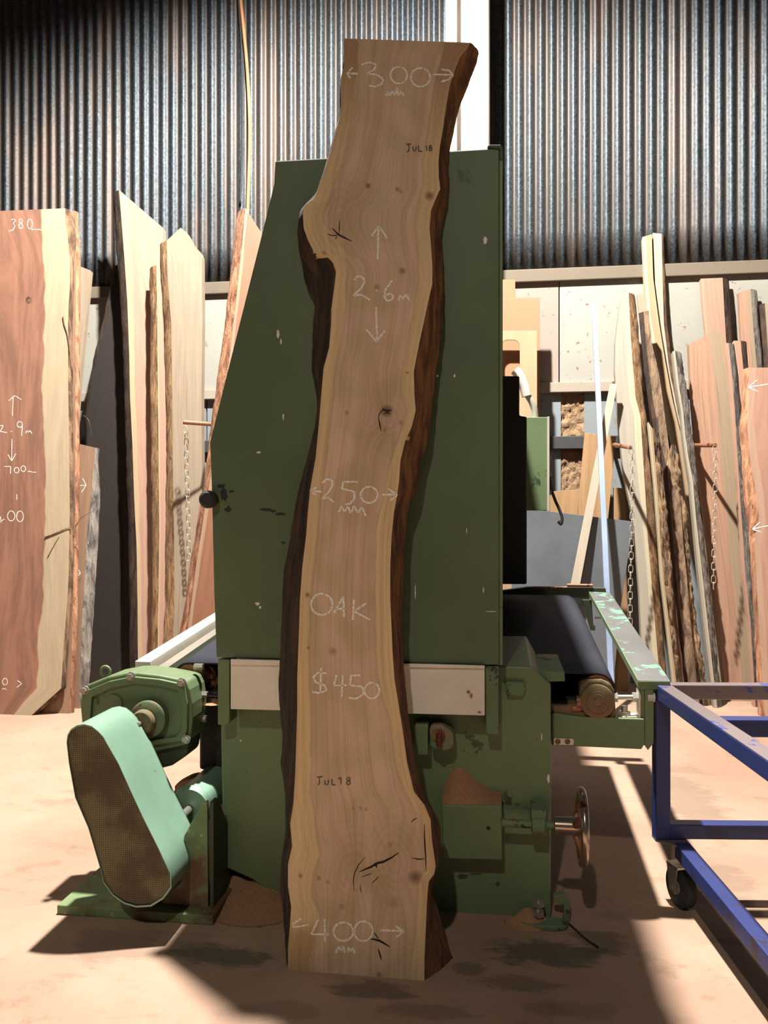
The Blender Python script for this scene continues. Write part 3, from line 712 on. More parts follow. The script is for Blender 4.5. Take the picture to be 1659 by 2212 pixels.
plank('timber_plank', 'streaked slab with grey bark on its right, above the front pink slab', 'slab',
      [(1596, 632), (1602, 740), (1612, 820), (1625, 950)], [(1621, 624), (1627, 700), (1634, 780), (1646, 950)], 5.66, 0.09, 0.05, M['w_pink2'],
      bR=[(1635, 623), (1640, 700), (1650, 790), (1662, 950)], bmat=M['bark_grey'])
plank('timber_plank', 'dark and pale board at the right border of the photo, partly cut off', 'slab',
      [(1652, 655), (1658, 740), (1666, 900)], [(1700, 655), (1706, 740), (1712, 900)], 5.72, 0.07, 0.05, M['w_pale'], bL=[(1639, 655), (1646, 740), (1654, 900)], bmat=M['bark_dark'])
SR = plank('timber_plank', 'front pink slab at the right border with two chalk arrows pointing left', 'slab',
      [(1617, 794), (1618, 860), (1614, 920), (1622, 1000), (1634, 1070), (1640, 1120), (1630, 1170), (1634, 1250), (1642, 1400), (1652, 1540)], [(1760, 794), (1770, 1540)],
      5.12, 0.12, 0.06, M['w_pink'], bL=[(1604, 795), (1601, 880), (1597, 930), (1602, 1000), (1606, 1080), (1615, 1130), (1619, 1180), (1624, 1250), (1632, 1400), (1637, 1540)], bmat=M['bark_red'], rows=100, cols=10)
fr = lambda x, y: lean(x, y, 5.12, 0.12)
zr = zc(1320, 480, 4.894); zl = zc(1320, 880, 3.254)
for s_ in ([zr([(1700, 1706), (1450, 1745)]), zr([(1545, 1668), (1450, 1745), (1548, 1787)])], [zl([(1130, 826), (992, 855)]), zl([(1045, 808), (992, 855), (1055, 877)])]): ribbons('chalk_writing', s_, fr, 2.2, M['chalk'], SR, jit=0.5)
peg(at(1322, 960, 5.95), at(1329, 961, 5.45), at(1362, 967, 5.2), label='rusty steel peg above the chain nearest the aluminium tube')
peg(at(1500, 962, 5.95), at(1500, 962, 5.62), at(1545, 962, 5.36), label='dark steel peg above the far right chain')
chain([at(1360, 966, 5.2), at(1365, 975, 5.2), at(1366, 1050, 5.2), at(1365, 1150, 5.2), at(1362, 1250, 5.2), at(1361, 1390, 5.2)], 'long steel chain hanging at the first slab of the right stack')
chain([at(1544, 962, 5.36), at(1546, 975, 5.36), at(1545, 1050, 5.36), at(1543, 1150, 5.36), at(1541, 1278, 5.36)], 'steel chain hanging in front of the wide pinkish slab')
# ------------------------------------------------------------ the wide belt sander
def poly(name, pts, Y, depth, mat, parent, bevel=0.003, **kw):
    return B().prism([at(x, y, Y) for x, y in pts], (0, depth, 0)).go(name, mat, parent, bevel=bevel, **kw)
SA = thing('belt_sander', 'large green industrial sanding machine that the oak slab leans against', 'machine', (-0.4, 3.1, 0))
CF = 2.41
# upper cabinet: door panel and body
cabpts = [(594, 347), (1079, 318), (1083, 318), (1083, 1437), (467, 1420), (462, 1280), (457, 1060), (453, 955), (580, 446), (592, 395)]
poly('cabinet_door', [(594, 347), (1079, 319), (1079, 1437), (467, 1420), (462, 1280), (457, 1060), (453, 955), (580, 446), (592, 395)], CF, 0.03, M['green_panel'], SA, 0.004)
P = [at(x, y, CF) for x, y in cabpts]
B().prism([p + Vector((0, 0.034, 0)) for p in P], (0, 1.84, 0)).go('cabinet_body', M['green_dark'], SA, bevel=0.006)
poly('door_edge', [(1079, 318), (1086, 318), (1086, 1437), (1079, 1437)], CF - 0.002, 0.06, M['green'], SA, 0.002)
poly('top_cap', [(1052, 318), (1056, 312), (1082, 312), (1087, 322), (1087, 345), (1079, 345), (1079, 321)], CF - 0.006, 0.12, M['green_dark'], SA, 0.002)
# knob on the door
c = at(457, 1079, CF)
kb = B().tube([c, c + Vector((0, -0.012, 0)), c + Vector((0, -0.013, 0)), c + Vector((0, -0.034, 0)), c + Vector((0, -0.042, 0))], [0.014, 0.014, 0.026, 0.027, 0.019], 28)
kb.go('door_knob', M['rubber'], SA, smooth=True, auto=40)
# oily stains and paint chips on the door
def blot(seed, cx, cy, rx, ry, n=16):
    r_ = random.Random(seed)
    return [(cx + rx * math.cos(2 * math.pi * i / n) * (0.55 + 0.6 * r_.random()), cy + ry * math.sin(2 * math.pi * i / n) * (0.55 + 0.6 * r_.random())) for i in range(n)]
def decals(name, blobs, Y, mat, parent, off=0.0007, sur=None):
    for bl in blobs:
        vs = [(sur(x, y) if sur else at(x, y, Y)) + Vector((0, -off, 0)) for x, y in bl]
        mk(name, vs, [list(range(len(vs)))], mat, parent)
decals('oil_stain', [blot(1, 484, 1068, 9, 18), blot(2, 493, 1100, 8, 8), blot(3, 478, 1050, 10, 5), blot(22, 500, 1062, 6, 3), blot(4, 575, 1101, 16, 4), blot(5, 604, 1110, 13, 4), blot(6, 590, 1104, 8, 3), blot(7, 612, 1172, 6, 3)], CF, M['black'], SA)
decals('paint_chip', [blot(8, 1048, 520, 6, 9), blot(9, 601, 722, 4, 11), blot(10, 607, 738, 2, 7), blot(11, 559, 977, 5, 3), blot(12, 897, 1278, 1.6, 17), blot(13, 1060, 1321, 15, 1), blot(14, 612, 900, 2, 8), blot(15, 556, 1304, 5, 4), blot(16, 562, 1312, 3, 4),
                      blot(17, 945, 812, 3, 3), blot(18, 982, 812, 2.5, 4), blot(19, 1044, 1275, 1.5, 8), blot(20, 1008, 1146, 1, 8)], CF, M['white'], SA)
# lower body
BF = 2.49
poly('lower_body', [(474, 1428), (1150, 1440), (1190, 1478), (1190, 1990), (955, 1988), (700, 1978), (607, 1947), (545, 1900), (482, 1872)], BF, 1.35, M['green'], SA, 0.005)
poly('side_strip', [(470, 1424), (496, 1425), (496, 1560), (490, 1566), (470, 1566)], CF + 0.01, 0.07, M['green'], SA)
poly('side_strip', [(1048, 1438), (1077, 1439), (1077, 1588), (1050, 1586)], CF + 0.005, 0.075, M['green_dusty'], SA)
poly('white_panel', [(498, 1424), (1047, 1438), (1047, 1546), (498, 1532)], CF - 0.008, 0.012, M['white'], SA, 0.002)
poly('white_panel', [(498, 1424), (1047, 1438), (1047, 1444), (498, 1436)], CF - 0.016, 0.007, M['white'], SA, 0.001)
decals('paint_chip', [blot(30, 1012, 1495, 5, 4), blot(31, 1018, 1503, 4, 6), blot(32, 1036, 1538, 5, 3)], CF - 0.0085, M['rust'], SA)
decals('paint_chip', [blot(40, 1185, 1682, 3.5, 11), blot(41, 1170, 1592, 1.2, 9), blot(42, 520, 1600, 2, 3)], BF, M['white'], SA)
decals('oil_stain', [blot(43, 1000, 1893, 14, 6), blot(44, 1075, 1910, 6, 6), blot(45, 1085, 1735, 9, 4), blot(46, 1160, 1735, 10, 3), blot(47, 1030, 1888, 16, 2)], BF, M['green_dark'], SA)
# latch under the white panel
poly('latch_block', [(893, 1565), (925, 1565), (924, 1631), (900, 1631)], CF + 0.01, 0.07, M['green'], SA)
lt = B().prism([at(x, y, CF + 0.01) for x, y in [(927, 1572), (936, 1566), (955, 1565), (972, 1577), (980, 1585), (980, 1612), (972, 1621), (950, 1625), (928, 1615)]], (0, 0.06, 0)); lt.go('latch_lever', M['green_dusty'], SA, bevel=0.008)
c = at(948, 1590, CF); B().tube([c, c + Vector((0, 0.05, 0))], 0.017, 20).tube([c + Vector((0.0, -0.004, 0.012)), c + Vector((0, -0.004, -0.03))], 0.009, 12).go('latch_pin', M['rust'], SA, smooth=True, auto=40)
# hopper box with its dust
poly('hopper_box', [(955, 1740), (1084, 1740), (1084, 1858), (957, 1855)], CF + 0.005, 0.09, M['green'], SA, 0.003)
c = at(1055, 1789, CF + 0.004); B().tube([c, c + Vector((0, 0.004, 0))], 0.006, 16).go('bolt_hole', M['black'], SA)
top = [(955, 1708), (962, 1690), (970, 1674), (980, 1663), (990, 1657), (1002, 1660), (1012, 1668), (1022, 1680), (1034, 1690), (1048, 1699), (1066, 1706), (1084, 1712)]
vs = []; fs = []; rows_ = 7
for j in range(rows_):
    t = j / (rows_ - 1)
    for x, y in top:
        p = at(x, 1740, CF + 0.008); q_ = at(x, y, BF - 0.001)
        zz = p.z + (q_.z - p.z) * (t ** 0.8) + 0.003 * mnoise.noise(Vector((x * 0.1, j, 1)))
        vs.append(Vector((p.x + (q_.x - p.x) * t, p.y + (q_.y - p.y) * t, max(p.z, zz))))
w_ = len(top)
for j in range(rows_ - 1):
    for i in range(w_ - 1): fs.append([j * w_ + i, j * w_ + i + 1, (j + 1) * w_ + i + 1, (j + 1) * w_ + i])
k = len(vs); a_, b_ = at(955, 1740, CF + 0.008), at(1084, 1740, CF + 0.008); a2, b2 = a_ + Vector((0, .074, 0)), b_ + Vector((0, .074, 0))
vs += [a2, b2]; fs.append([0, k, (rows_ - 1) * w_]); fs.append([(rows_ - 1) * w_ + w_ - 1, k + 1, w_ - 1])
mk('sawdust_pile', vs, fs, M['dust'], smooth=True, label='small heap of sawdust on the green hopper box of the machine', cat='sawdust', kind='stuff')
# shaft and handwheel
sy = CF + 0.0
def X_(px, py, Y=sy): return at(px, py, Y)
a_, b_ = X_(1084, 1777), X_(1206, 1777); zc_ = a_.z; mid = lambda p: Vector((p.x, sy, zc_))
B().tube([mid(a_), mid(b_)], 0.0115, 20).go('wheel_shaft', M['green_dusty'], SA, smooth=True, auto=40)
B().tube([mid(X_(1148, 0)), mid(X_(1150, 0)), mid(X_(1176, 0)), mid(X_(1178, 0))], [0.020, 0.026, 0.026, 0.020], 24).prism([X_(1148, 1750, sy - .01), X_(1180, 1750, sy - .01), X_(1180, 1806, sy - .01), X_(1148, 1800, sy - .01)], (0, 0.09, 0)).go('shaft_bearing', M['green_dusty'], SA, smooth=True, auto=35)
HWl = X_(1257, 0).x
B().tube([mid(X_(1196, 0)), mid(X_(1198, 0)), mid(X_(1252, 0))], [0.020, 0.0245, 0.026], 24).go('wheel_hub', M['chrome'], SA, smooth=True, auto=40)
wc = Vector((HWl, sy, zc_)); b = B().ring(wc, (1, 0, 0), 0.098, 0.0115, 48, 14); hwheel = b.go('handwheel_rim', M['chrome'], SA, smooth=True)
b = B()
for k in range(3):
    a0 = 0.5 + k * 2.094; e = Vector((0, math.cos(a0), math.sin(a0))); b.tube([wc + Vector((-0.02, 0, 0)) + e * 0.015, wc + e * 0.055 + Vector((-0.006, 0, 0)), wc + e * 0.095], [0.012, 0.009, 0.008], 12)
b.go('handwheel_spokes', M['rust'], SA, smooth=True)
# levelling foot
fc = fl(1172, 2000)
b = B(); pl = []
for k in range(28):
    a0 = 2 * math.pi * k / 28; pl.append(fc + Vector((0.072 * math.copysign(abs(math.cos(a0)) ** 0.7, math.cos(a0)), 0.03 * math.copysign(abs(math.sin(a0)) ** 0.8, math.sin(a0)), 0)))
b.prism(pl, (0, 0, 0.016)); b.go('levelling_foot', M['green_dusty'], SA, bevel=0.004)
c = fc + Vector((-0.012, 0, 0)); B().tube([c + Vector((0, 0, .016)), c + Vector((0, 0, .075))], 0.008, 12).tube([c + Vector((0, 0, .03)), c + Vector((0, 0, .044))], 0.018, 6).tube([c + Vector((0, 0, .058)), c + Vector((0, 0, .07))], 0.018, 6).go('foot_bolt', M['steel'], SA, auto=30, smooth=True)
c = fc + Vector((0.062, 0.035, 0)); B().prism([c, c + Vector((0.02, 0, 0)), c + Vector((0.02, 0, 0.06)), c + Vector((0.004, 0, 0.08)), c + Vector((-0.03, 0, 0.07)), c + Vector((-0.03, 0, 0.055)), c + Vector((0, 0, 0.05))], (0, 0.03, 0)).go('foot_bracket', M['green_dusty'], SA, bevel=0.003)
# upper right ledge parts above the lower body
poly('dusty_plate', [(1088, 1449), (1219, 1450), (1221, 1472), (1150, 1474), (1088, 1470)], BF + 0.02, 0.3, M['green_dusty'], SA)
poly('dusty_block', [(1092, 1472), (1133, 1473), (1136, 1490), (1130, 1505), (1094, 1505)], BF - 0.02, 0.2, M['green_dusty'], SA, 0.006)

# rear housing, in the shade behind the cabinet
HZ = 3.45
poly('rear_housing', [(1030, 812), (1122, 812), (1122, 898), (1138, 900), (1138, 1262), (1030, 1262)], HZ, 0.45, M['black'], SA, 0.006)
# control box on its arm
CB = 4.35
poly('control_box', [(1095, 901), (1183, 901), (1183, 1103), (1095, 1103)], CB, 0.12, M['green'], SA, 0.003)
poly('box_edge', [(1182, 900), (1187, 900), (1187, 1104), (1182, 1104)], CB - 0.004, 0.13, M['whitesteel'], SA, 0.001)
b = B()
for y in (985, 1020, 1060): b.prism([at(1187, y, CB), at(1191, y, CB), at(1191, y + 9, CB), at(1187, y + 9, CB)], (0, 0.03, 0))
b.go('box_hinges', M['black'], SA)
P = smooth([at(x, y, CB + 0.03) for x, y in ((1112, 800), (1122, 812), (1132, 835), (1138, 856))]); B().tube(P, 0.026, 20).go('cable_sleeve', M['white'], SA, smooth=True, auto=40)
P = smooth([at(x, y, CB + 0.03) for x, y in ((1138, 852), (1148, 868), (1154, 884), (1156, 902))]); B().tube(P, 0.017, 18).go('conduit', M['whitesteel'], SA, smooth=True, auto=40)
P = smooth([at(x, y, CB + 0.06) for x, y in ((1186, 1020), (1190, 1052), (1199, 1080), (1208, 1100), (1214, 1118), (1212, 1132), (1206, 1126))]); B().tube(P, 0.008, 10).go('hook_shadow', M['rubber'], SA, smooth=True)  # black tube standing in for the cast shadow of a hanging hook

# ---- conveyor through the machine: belt, rollers, guards
def zt(Y): return 0.70 + (Y - 2.63) * 0.088      # the bed rises slightly towards the back
y0c, y1c = 2.64, 3.92
def beltend(side, xe, x_in):
    R = 0.058; vs = []; fs = []; n = 12
    for Y in np.linspace(y0c, y1c, 10):
        zt_ = zt(Y); xc = xe - side * R
        wob = 0.002 * mnoise.noise(Vector((Y * 6, side, 0)))
        pts = [(x_in, zt_)] + [(xc + side * R * math.sin(a), zt_ - R + R * math.cos(a)) for a in np.linspace(0, math.pi, n)] + [(x_in, zt_ - 2 * R)]
        for x, z_ in pts: vs.append(Vector((x, Y, z_ + wob)))
    w_ = n + 2
    for j in range(9):
        for i in range(w_ - 1): fs.append([j * w_ + i, j * w_ + i + 1, (j + 1) * w_ + i + 1, (j + 1) * w_ + i])
    o = mk('conveyor_belt', vs, fs, M['belt'], SA, smooth=True)
    sd = o.modifiers.new('thickness', 'SOLIDIFY'); sd.thickness = 0.006; sd.offset = -1
    xc = xe - side * R
    B().tube([(xc, y0c + 0.01, zt(y0c) - R), (xc, y1c, zt(y1c) - R)], R - 0.008, 28).go('roller', M['rust'], SA, smooth=True, auto=40)
    return xc
xr_ = beltend(1, 0.356, -0.4)
xl_ = beltend(-1, -1.085, -0.5)
# right guard: flat worn plate with skirts
def quad_plate(pts, t, name, mat):
    return B().prism(pts, (0, 0, -t)).go(name, mat, SA, bevel=0.001)
gn, gf = 2.63, 3.97
a_, b_ = at(1378, 1470, gn), at(1448, 1471, gn); c_, d_ = at(1318, 1280, gf), at(1272, 1278, gf)
quad_plate([a_, b_, c_, d_], 0.006, 'guard_plate', M['guard'])
for (p, q_) in ((a_, d_),):
    B().prism([p, q_, q_ - Vector((0, 0, 0.018)), p - Vector((0, 0, 0.022))], (0.004, 0, 0)).go('guard_skirt', M['green'], SA)
poly('guard_end', [(1378, 1472), (1448, 1472), (1448, 1490), (1378, 1489)], gn - 0.002, 0.006, M['green'], SA, 0.001)
poly('end_post', [(1393, 1488), (1412, 1489), (1412, 1605), (1400, 1621), (1392, 1610)], gn, 0.05, M['green'], SA, 0.002)
poly('end_post', [(1384, 1470), (1392, 1470), (1392, 1610), (1384, 1610)], gn + 0.004, 0.02, M['green'], SA, 0.001)
poly('side_beam', [(1192, 1540), (1260, 1549), (1392, 1553), (1392, 1608), (1386, 1619), (1192, 1610)], gn - 0.02, 0.06, M['green'], SA, 0.003)
poly('side_plate', [(1190, 1520), (1262, 1521), (1262, 1550), (1190, 1548)], gn - 0.005, 0.06, M['tan'], SA, 0.003)
pp = poly('maker_plate', [(1196, 1595), (1238, 1596), (1240, 1603), (1238, 1610), (1196, 1609)], gn - 0.024, 0.003, M['whitesteel'], SA, 0.0005)
for x in (1205, 1226):
    c = at(x, 1602, gn - 0.0245); B().ring(c, (0, 1, 0), 0.007, 0.0018, 20, 6).tube([c, c + Vector((0, 0.001, 0))], 0.005, 16).go('plate_disc', M['rust'], pp, smooth=True)
# bearing block of the near roller
poly('bearing_housing', [(1252, 1500), (1254, 1480), (1268, 1469), (1300, 1468), (1318, 1476), (1328, 1492), (1331, 1552), (1256, 1552)], gn - 0.005, 0.06, M['tan'], SA, 0.008)
c = at(1290, 1514, gn - 0.006); c_bf = c
B().tube([c, c + Vector((0, -0.012, 0)), c + Vector((0, -0.016, 0))], [0.052, 0.052, 0.046], 32).tube([c, c + Vector((0, -0.022, 0))], 0.033, 28).ring(c + Vector((0, -0.02, 0)), (0, 1, 0), 0.024, 0.004, 28, 8).tube([c, c + Vector((0, -0.027, 0))], 0.011, 16).go('bearing_cap', M['tan'], SA, smooth=True, auto=40)
B().tube([at(1245, 1516, gn), at(1262, 1516, gn)], 0.02, 14).tube([at(1236, 1530, gn), at(1262, 1530, gn)], 0.012, 14).go('bearing_bolt', M['rust'], SA, smooth=True, auto=40)
B().tube([at(1328, 1506, gn + .01), at(1384, 1506, gn + .01)], 0.0075, 14).go('tension_rod', M['steel'], SA, smooth=True, auto=40)
for x0, x1 in ((1326, 1334), (1366, 1378), (1398, 1414)):
    B().tube([at(x0, 1506, gn + .01), at(x1, 1506, gn + .01)], 0.0155, 6).go('tension_nut', M['steel'], SA)
B().prism([at(x, y, gn - 0.01) for x, y in ((1338, 1553), (1384, 1554), (1384, 1500), (1380, 1492), (1379, 1548), (1338, 1548))], (0, 0.05, 0)).go('tension_bracket', M['whitesteel'], SA, bevel=0.001)
c = at(1349, 1546, gn + 0.01); B().tube([c, c + Vector((0, 0, 0.014))], 0.019, 6).tube([c + Vector((0, 0, .014)), c + Vector((0, 0, 0.03))], 0.010, 12).go('bracket_bolt', M['steel'], SA)
# far end of the right conveyor
gy = 4.0
poly('rear_beam', [(1085, 1276), (1140, 1268), (1308, 1270), (1310, 1282), (1275, 1286), (1270, 1308), (1240, 1306), (1235, 1300), (1085, 1296)], gy, 0.05, M['green_dark'], SA, 0.003)
B().tube([at(1150, 1269, gy), at(1225, 1269, gy)], 0.005, 10).tube([at(1225, 1264, gy), at(1280, 1265, gy)], 0.008, 10).go('rear_rod', M['rust'], SA, smooth=True, auto=40)
poly('rear_bracket', [(1258, 1296), (1278, 1296), (1282, 1350), (1286, 1352), (1286, 1362), (1276, 1362), (1270, 1340)], gy - 0.03, 0.03, M['green_dark'], SA, 0.002)
poly('rear_bracket', [(1286, 1333), (1308, 1333), (1308, 1337), (1286, 1337)], gy - 0.05, 0.02, M['whitesteel'], SA, 0.001)
# left guard rail and bed edge
Ya, Yb = 2.74, 3.93
def railp(xn, zn_off, wdt, name, mat, th=0.03):
    za, zb = zt(Ya) - 0.03 + zn_off, zt(Yb) - 0.03 + zn_off
    B().prism([Vector((xn, Ya, za)), Vector((xn + wdt, Ya, za)), Vector((xn + wdt, Yb, zb)), Vector((xn, Yb, zb))], (0, 0, -th)).go(name, mat, SA, bevel=0.002)
railp(-1.262, 0.0, 0.055, 'guard_rail', M['white'], 0.035)
railp(-1.185, -0.02, 0.04, 'bed_rail', M['steel'], 0.03)
B().prism([Vector((-1.24, Ya + .05, zt(Ya) - .12)), Vector((-1.0, Ya + .05, zt(Ya) - .12)), Vector((-1.0, Yb, zt(Yb) - .12)), Vector((-1.24, Yb, zt(Yb) - .12))], (0, 0, -0.03)).go('bed_frame', M['green'], SA, bevel=0.002)
B().box((-1.20, Yb - 0.06, 0), (-1.14, Yb, 0.66)).go('frame_leg', M['green'], SA, bevel=0.003)
B().box((0.06, gy - 0.02, 0), (0.11, gy + 0.03, 0.78)).go('frame_leg', M['green_dark'], SA, bevel=0.003)
B().box((-1.03, 2.74, 0.31), (-0.84, 3.88, 0.60)).go('under_bed_case', M['black'], SA, bevel=0.01)
# left roller flange and shaft
Rl = 0.058; lc = Vector((xl_, 2.66, zt(2.66) - Rl))
c = at(437, 1468, 2.72)
B().tube([c, c + Vector((0, 0.012, 0))], 0.055, 32).ring(c, (0, 1, 0), 0.052, 0.004, 32, 8).go('roller_flange', M['rust'], SA, smooth=True, auto=40)
B().tube([c + Vector((0, -0.10, 0)), c + Vector((0, 0.1, 0))], 0.02, 18).go('roller_shaft', M['rust'], SA, smooth=True, auto=40)
for k in range(5):
    a0 = 0.4 + k * 1.256; e = c + Vector((math.cos(a0) * .038, -0.012, math.sin(a0) * .038)); B().tube([e, e + Vector((0, 0.012, 0))], 0.009, 6).go('flange_bolt', M['steel'], SA)

# ------------------------------------------------------------ gearbox and belt drive on the left
GB = thing('gear_motor_drive', 'green gearbox with slanted mesh belt guard and motor stand left of the machine', 'machine', (-1.07, 2.5, 0))
GY = 2.50
g_out = [(176, 1500), (187, 1480), (232, 1462), (273, 1454), (300, 1454), (344, 1459), (390, 1468), (402, 1473), (410, 1490), (415, 1520), (416, 1550), (412, 1590), (400, 1610), (330, 1625), (240, 1622), (185, 1600), (176, 1560), (173, 1525)]
B().prism([at(x, y, GY) for x, y in g_out], (0, 0.135, 0)).go('gearbox_case', M['green'], GB, bevel=0.006)
g_in = [(198, 1506), (240, 1486), (288, 1476), (340, 1481), (384, 1492), (392, 1530), (392, 1575), (380, 1592), (300, 1604), (220, 1598), (194, 1560)]
b = B(); n = len(g_in)
o_ = [at(x, y, GY) for x, y in g_out]
rim_pts = [(182, 1494), (235, 1472), (285, 1462), (345, 1468), (396, 1479), (404, 1520), (404, 1575), (396, 1600), (300, 1615), (205, 1608), (180, 1565)]
ro = [at(x, y, GY - 0.014) for x, y in rim_pts]; ri = [at(x, y, GY - 0.014) for x, y in g_in]
vs = ro + ri + [p + Vector((0, .015, 0)) for p in ro] + [p + Vector((0, .015, 0)) for p in ri]; fs = []
for i in range(n):
    j = (i + 1) % n
    fs += [[i, j, n + j, n + i], [i, 2 * n + i, 2 * n + j, j], [n + i, n + j, 3 * n + j, 3 * n + i]]
mk('gearbox_rim', vs, fs, M['green'], GB, bevel=0.002)
B().prism([at(x, y, GY + 0.02) for x, y in [(215, 1600), (412, 1588), (404, 1632), (370, 1655), (320, 1668), (270, 1660), (225, 1640)]], (0, 0.11, 0)).go('gearbox_sump', M['green_dark'], GB, bevel=0.01)
c = at(327, 1549, GY)
B().tube([c, c + Vector((0, -0.03, 0)), c + Vector((0, -0.034, 0))], [0.060, 0.058, 0.052], 36).go('output_boss', M['green_dusty'], GB, smooth=True, auto=40)
c2 = c + Vector((-0.008, -0.034, -0.006)); B().tube([c2, c2 + Vector((0, -0.022, 0)), c2 + Vector((0, -0.026, 0))], [0.040, 0.038, 0.034], 32).go('output_cap', M['tan'], GB, smooth=True, auto=40)
c3 = c2 + Vector((-0.004, -0.026, 0)); B().tube([c3, c3 + Vector((0, -0.02, 0))], 0.009, 14).go('grease_nipple', M['steel'], GB, smooth=True, auto=40)
c = at(246, 1520, GY); B().tube([c, c + Vector((0, -0.006, 0))], 0.030, 30).go('blank_cap', M['green'], GB, smooth=True, auto=40)
for x, y in ((183, 1491), (283, 1461), (392, 1474), (402, 1597), (182, 1580)):
    c = at(x, y, GY - 0.012); B().tube([c, c + Vector((0, -0.014, 0))], 0.0105, 6).tube([c + Vector((0, 0.004, 0)), c + Vector((0, -0.002, 0))], 0.014, 18).go('case_bolt', M['steel'], GB, smooth=True, auto=30)
c = at(228, 1450, GY + 0.1); B().ring(c, (0, 1, 0), 0.016, 0.005, 20, 8).go('lifting_eye', M['green'], GB, smooth=True)
for x, y in ((430, 1500), (427, 1552), (420, 1440)):
    c = at(x, y, GY + 0.10); B().tube([c, c + Vector((0.03, 0, 0))], 0.011, 6).go('side_bolt', M['steel'], GB)
# flange behind the case
c = at(330, 1540, GY + 0.135); B().tube([c, c + Vector((0, 0.03, 0))], 0.15, 40).go('rear_flange', M['green_lite'], GB, smooth=True, auto=40)
# belt guard
KY = 2.22
kf = [(147, 1606), (149, 1590), (156, 1578), (168, 1570), (184, 1567), (200, 1571), (214, 1582), (225, 1594), (235, 1612), (257, 1650), (284, 1710), (310, 1766), (341, 1828), (368, 1886), (369, 1914), (352, 1937), (326, 1953), (295, 1955), (268, 1947), (245, 1930), (226, 1904), (220, 1879), (206, 1831), (193, 1787), (165, 1722), (152, 1650)]
Pf = [at(x, y, KY) for x, y in kf]
B().prism([p for p in Pf], (0, 0.006, 0)).go('guard_mesh', M['mesh'], GB)
cen = sum(Pf, Vector()) / len(Pf)
Po = [cen + (p - cen) * 1.02 for p in Pf]; Pb = [p + Vector((0.0, 0.215, 0.0)) for p in Po]
vs = []; fs = []; n = len(Po)
for p, q_, i_ in zip(Po, Pb, Pf):
    vs += [p + Vector((0, -0.004, 0)), q_, cen + (q_ - cen) * 0.985 + Vector((0, 0.0, 0)), i_ + Vector((0, -0.004, 0))]
for i in range(n):
    j = (i + 1) % n
    fs += [[4 * i, 4 * j, 4 * j + 1, 4 * i + 1], [4 * i + 3, 4 * i, 4 * i, 4 * j]][:1] + [[4 * i + 3, 4 * j + 3, 4 * j, 4 * i], [4 * i + 1, 4 * j + 1, 4 * j + 2, 4 * i + 2]]
mk('guard_shell', vs, fs, M['green_lite'], GB, smooth=True, auto=50)
B().prism([p + Vector((0, -0.002, 0)) for p in Pb], (0, 0.004, 0)).go('guard_back', M['green'], GB)
# motor behind, stand and base plate
c = at(408, 1748, 2.50)
B().tube([c, c + Vector((0, 0.02, 0)), c + Vector((0, 0.021, 0)), c + Vector((0, 0.30, 0)), c + Vector((0, 0.33, 0))], [0.062, 0.07, 0.064, 0.064, 0.05], 32).go('motor_body', M['green_lite'], GB, smooth=True, auto=40)
B().tube([c + Vector((0, -0.14, 0)), c], 0.014, 16).go('motor_shaft', M['steel'], GB, smooth=True)
B().prism([at(x, y, 2.36) for x, y in [(397, 1807), (437, 1734), (448, 1730), (448, 1797), (450, 1990), (340, 1985), (352, 1940), (392, 1905)]], (0, 0.012, 0)).go('stand_gusset', M['green_chip'], GB, bevel=0.002)
a_ = fl(446, 1990); B().prism([Vector((a_.x, 2.36, 0.02)), Vector((a_.x, 2.78, 0.02)), Vector((a_.x, 2.78, 0.12)), Vector((a_.x, 2.55, 0.15)), Vector((a_.x, 2.40, 0.34)), Vector((a_.x, 2.36, 0.34))], (0.012, 0, 0)).go('stand_side', M['green_dark'], GB, bevel=0.002)
B().box((-1.31, 2.31, 0), (-0.825, 2.86, 0.028)).go('base_plate', M['green_chip'], GB, bevel=0.003)
B().box((-1.12, 2.40, 0.028), (-0.84, 2.44, 0.075)).go('base_rib', M['green_dark'], GB, bevel=0.003)
# sawdust on the drive and on the floor
def mound(name, label, cx, cy, rx, ry, h, base=0.0, seed=0, mat=None, pw=1.0):
    vs = []; fs = []; nr, na = 14, 40
    for j in range(nr + 1):
        t = j / nr
        for i in range(na):
            a0 = 2 * math.pi * i / na; e = 1 + 0.28 * mnoise.noise(Vector((math.cos(a0) * 1.6 + seed, math.sin(a0) * 1.6, seed)))
            x = cx + rx * t * e * math.cos(a0); y = cy + ry * t * e * math.sin(a0)
            z_ = h * (1 - t ** 1.3) ** 1.3 * (1 + 0.35 * mnoise.noise(Vector((x * 22, y * 22, seed)))) if t < 1 else 0
            vs.append(Vector((x, y, base + max(0, z_))))
    for j in range(nr):
        for i in range(na): fs.append([j * na + i, j * na + (i + 1) % na, (j + 1) * na + (i + 1) % na, (j + 1) * na + i])
    fs.append([nr * na + i for i in range(na - 1, -1, -1)])
    return mk(name, vs, fs, mat or M['dust'], smooth=True, label=label, cat='sawdust', kind='stuff')
p = fl(545, 1925); mound('sawdust_pile', 'brown sawdust pile on the floor left of the oak slab, at the foot of the machine', p.x, p.y + 0.02, 0.27, 0.22, 0.055, seed=3)
p = fl(1150, 1985); mound('sawdust_pile', 'low mound of sawdust on the floor by the levelling foot', p.x - 0.01, p.y - 0.03, 0.075, 0.045, 0.045, seed=5)
p = at(452, 1510, 2.62); mound('sawdust_pile', 'little sawdust caught on the conveyor frame beside the gearbox', p.x, p.y + 0.06, 0.05, 0.07, 0.03, base=p.z - 0.02, seed=7)
p = at(405, 1690, 2.62); mound('sawdust_pile', 'sawdust lying on top of the drive motor behind the belt guard', p.x + 0.005, p.y + 0.03, 0.045, 0.12, 0.03, base=p.z - 0.012, seed=9)
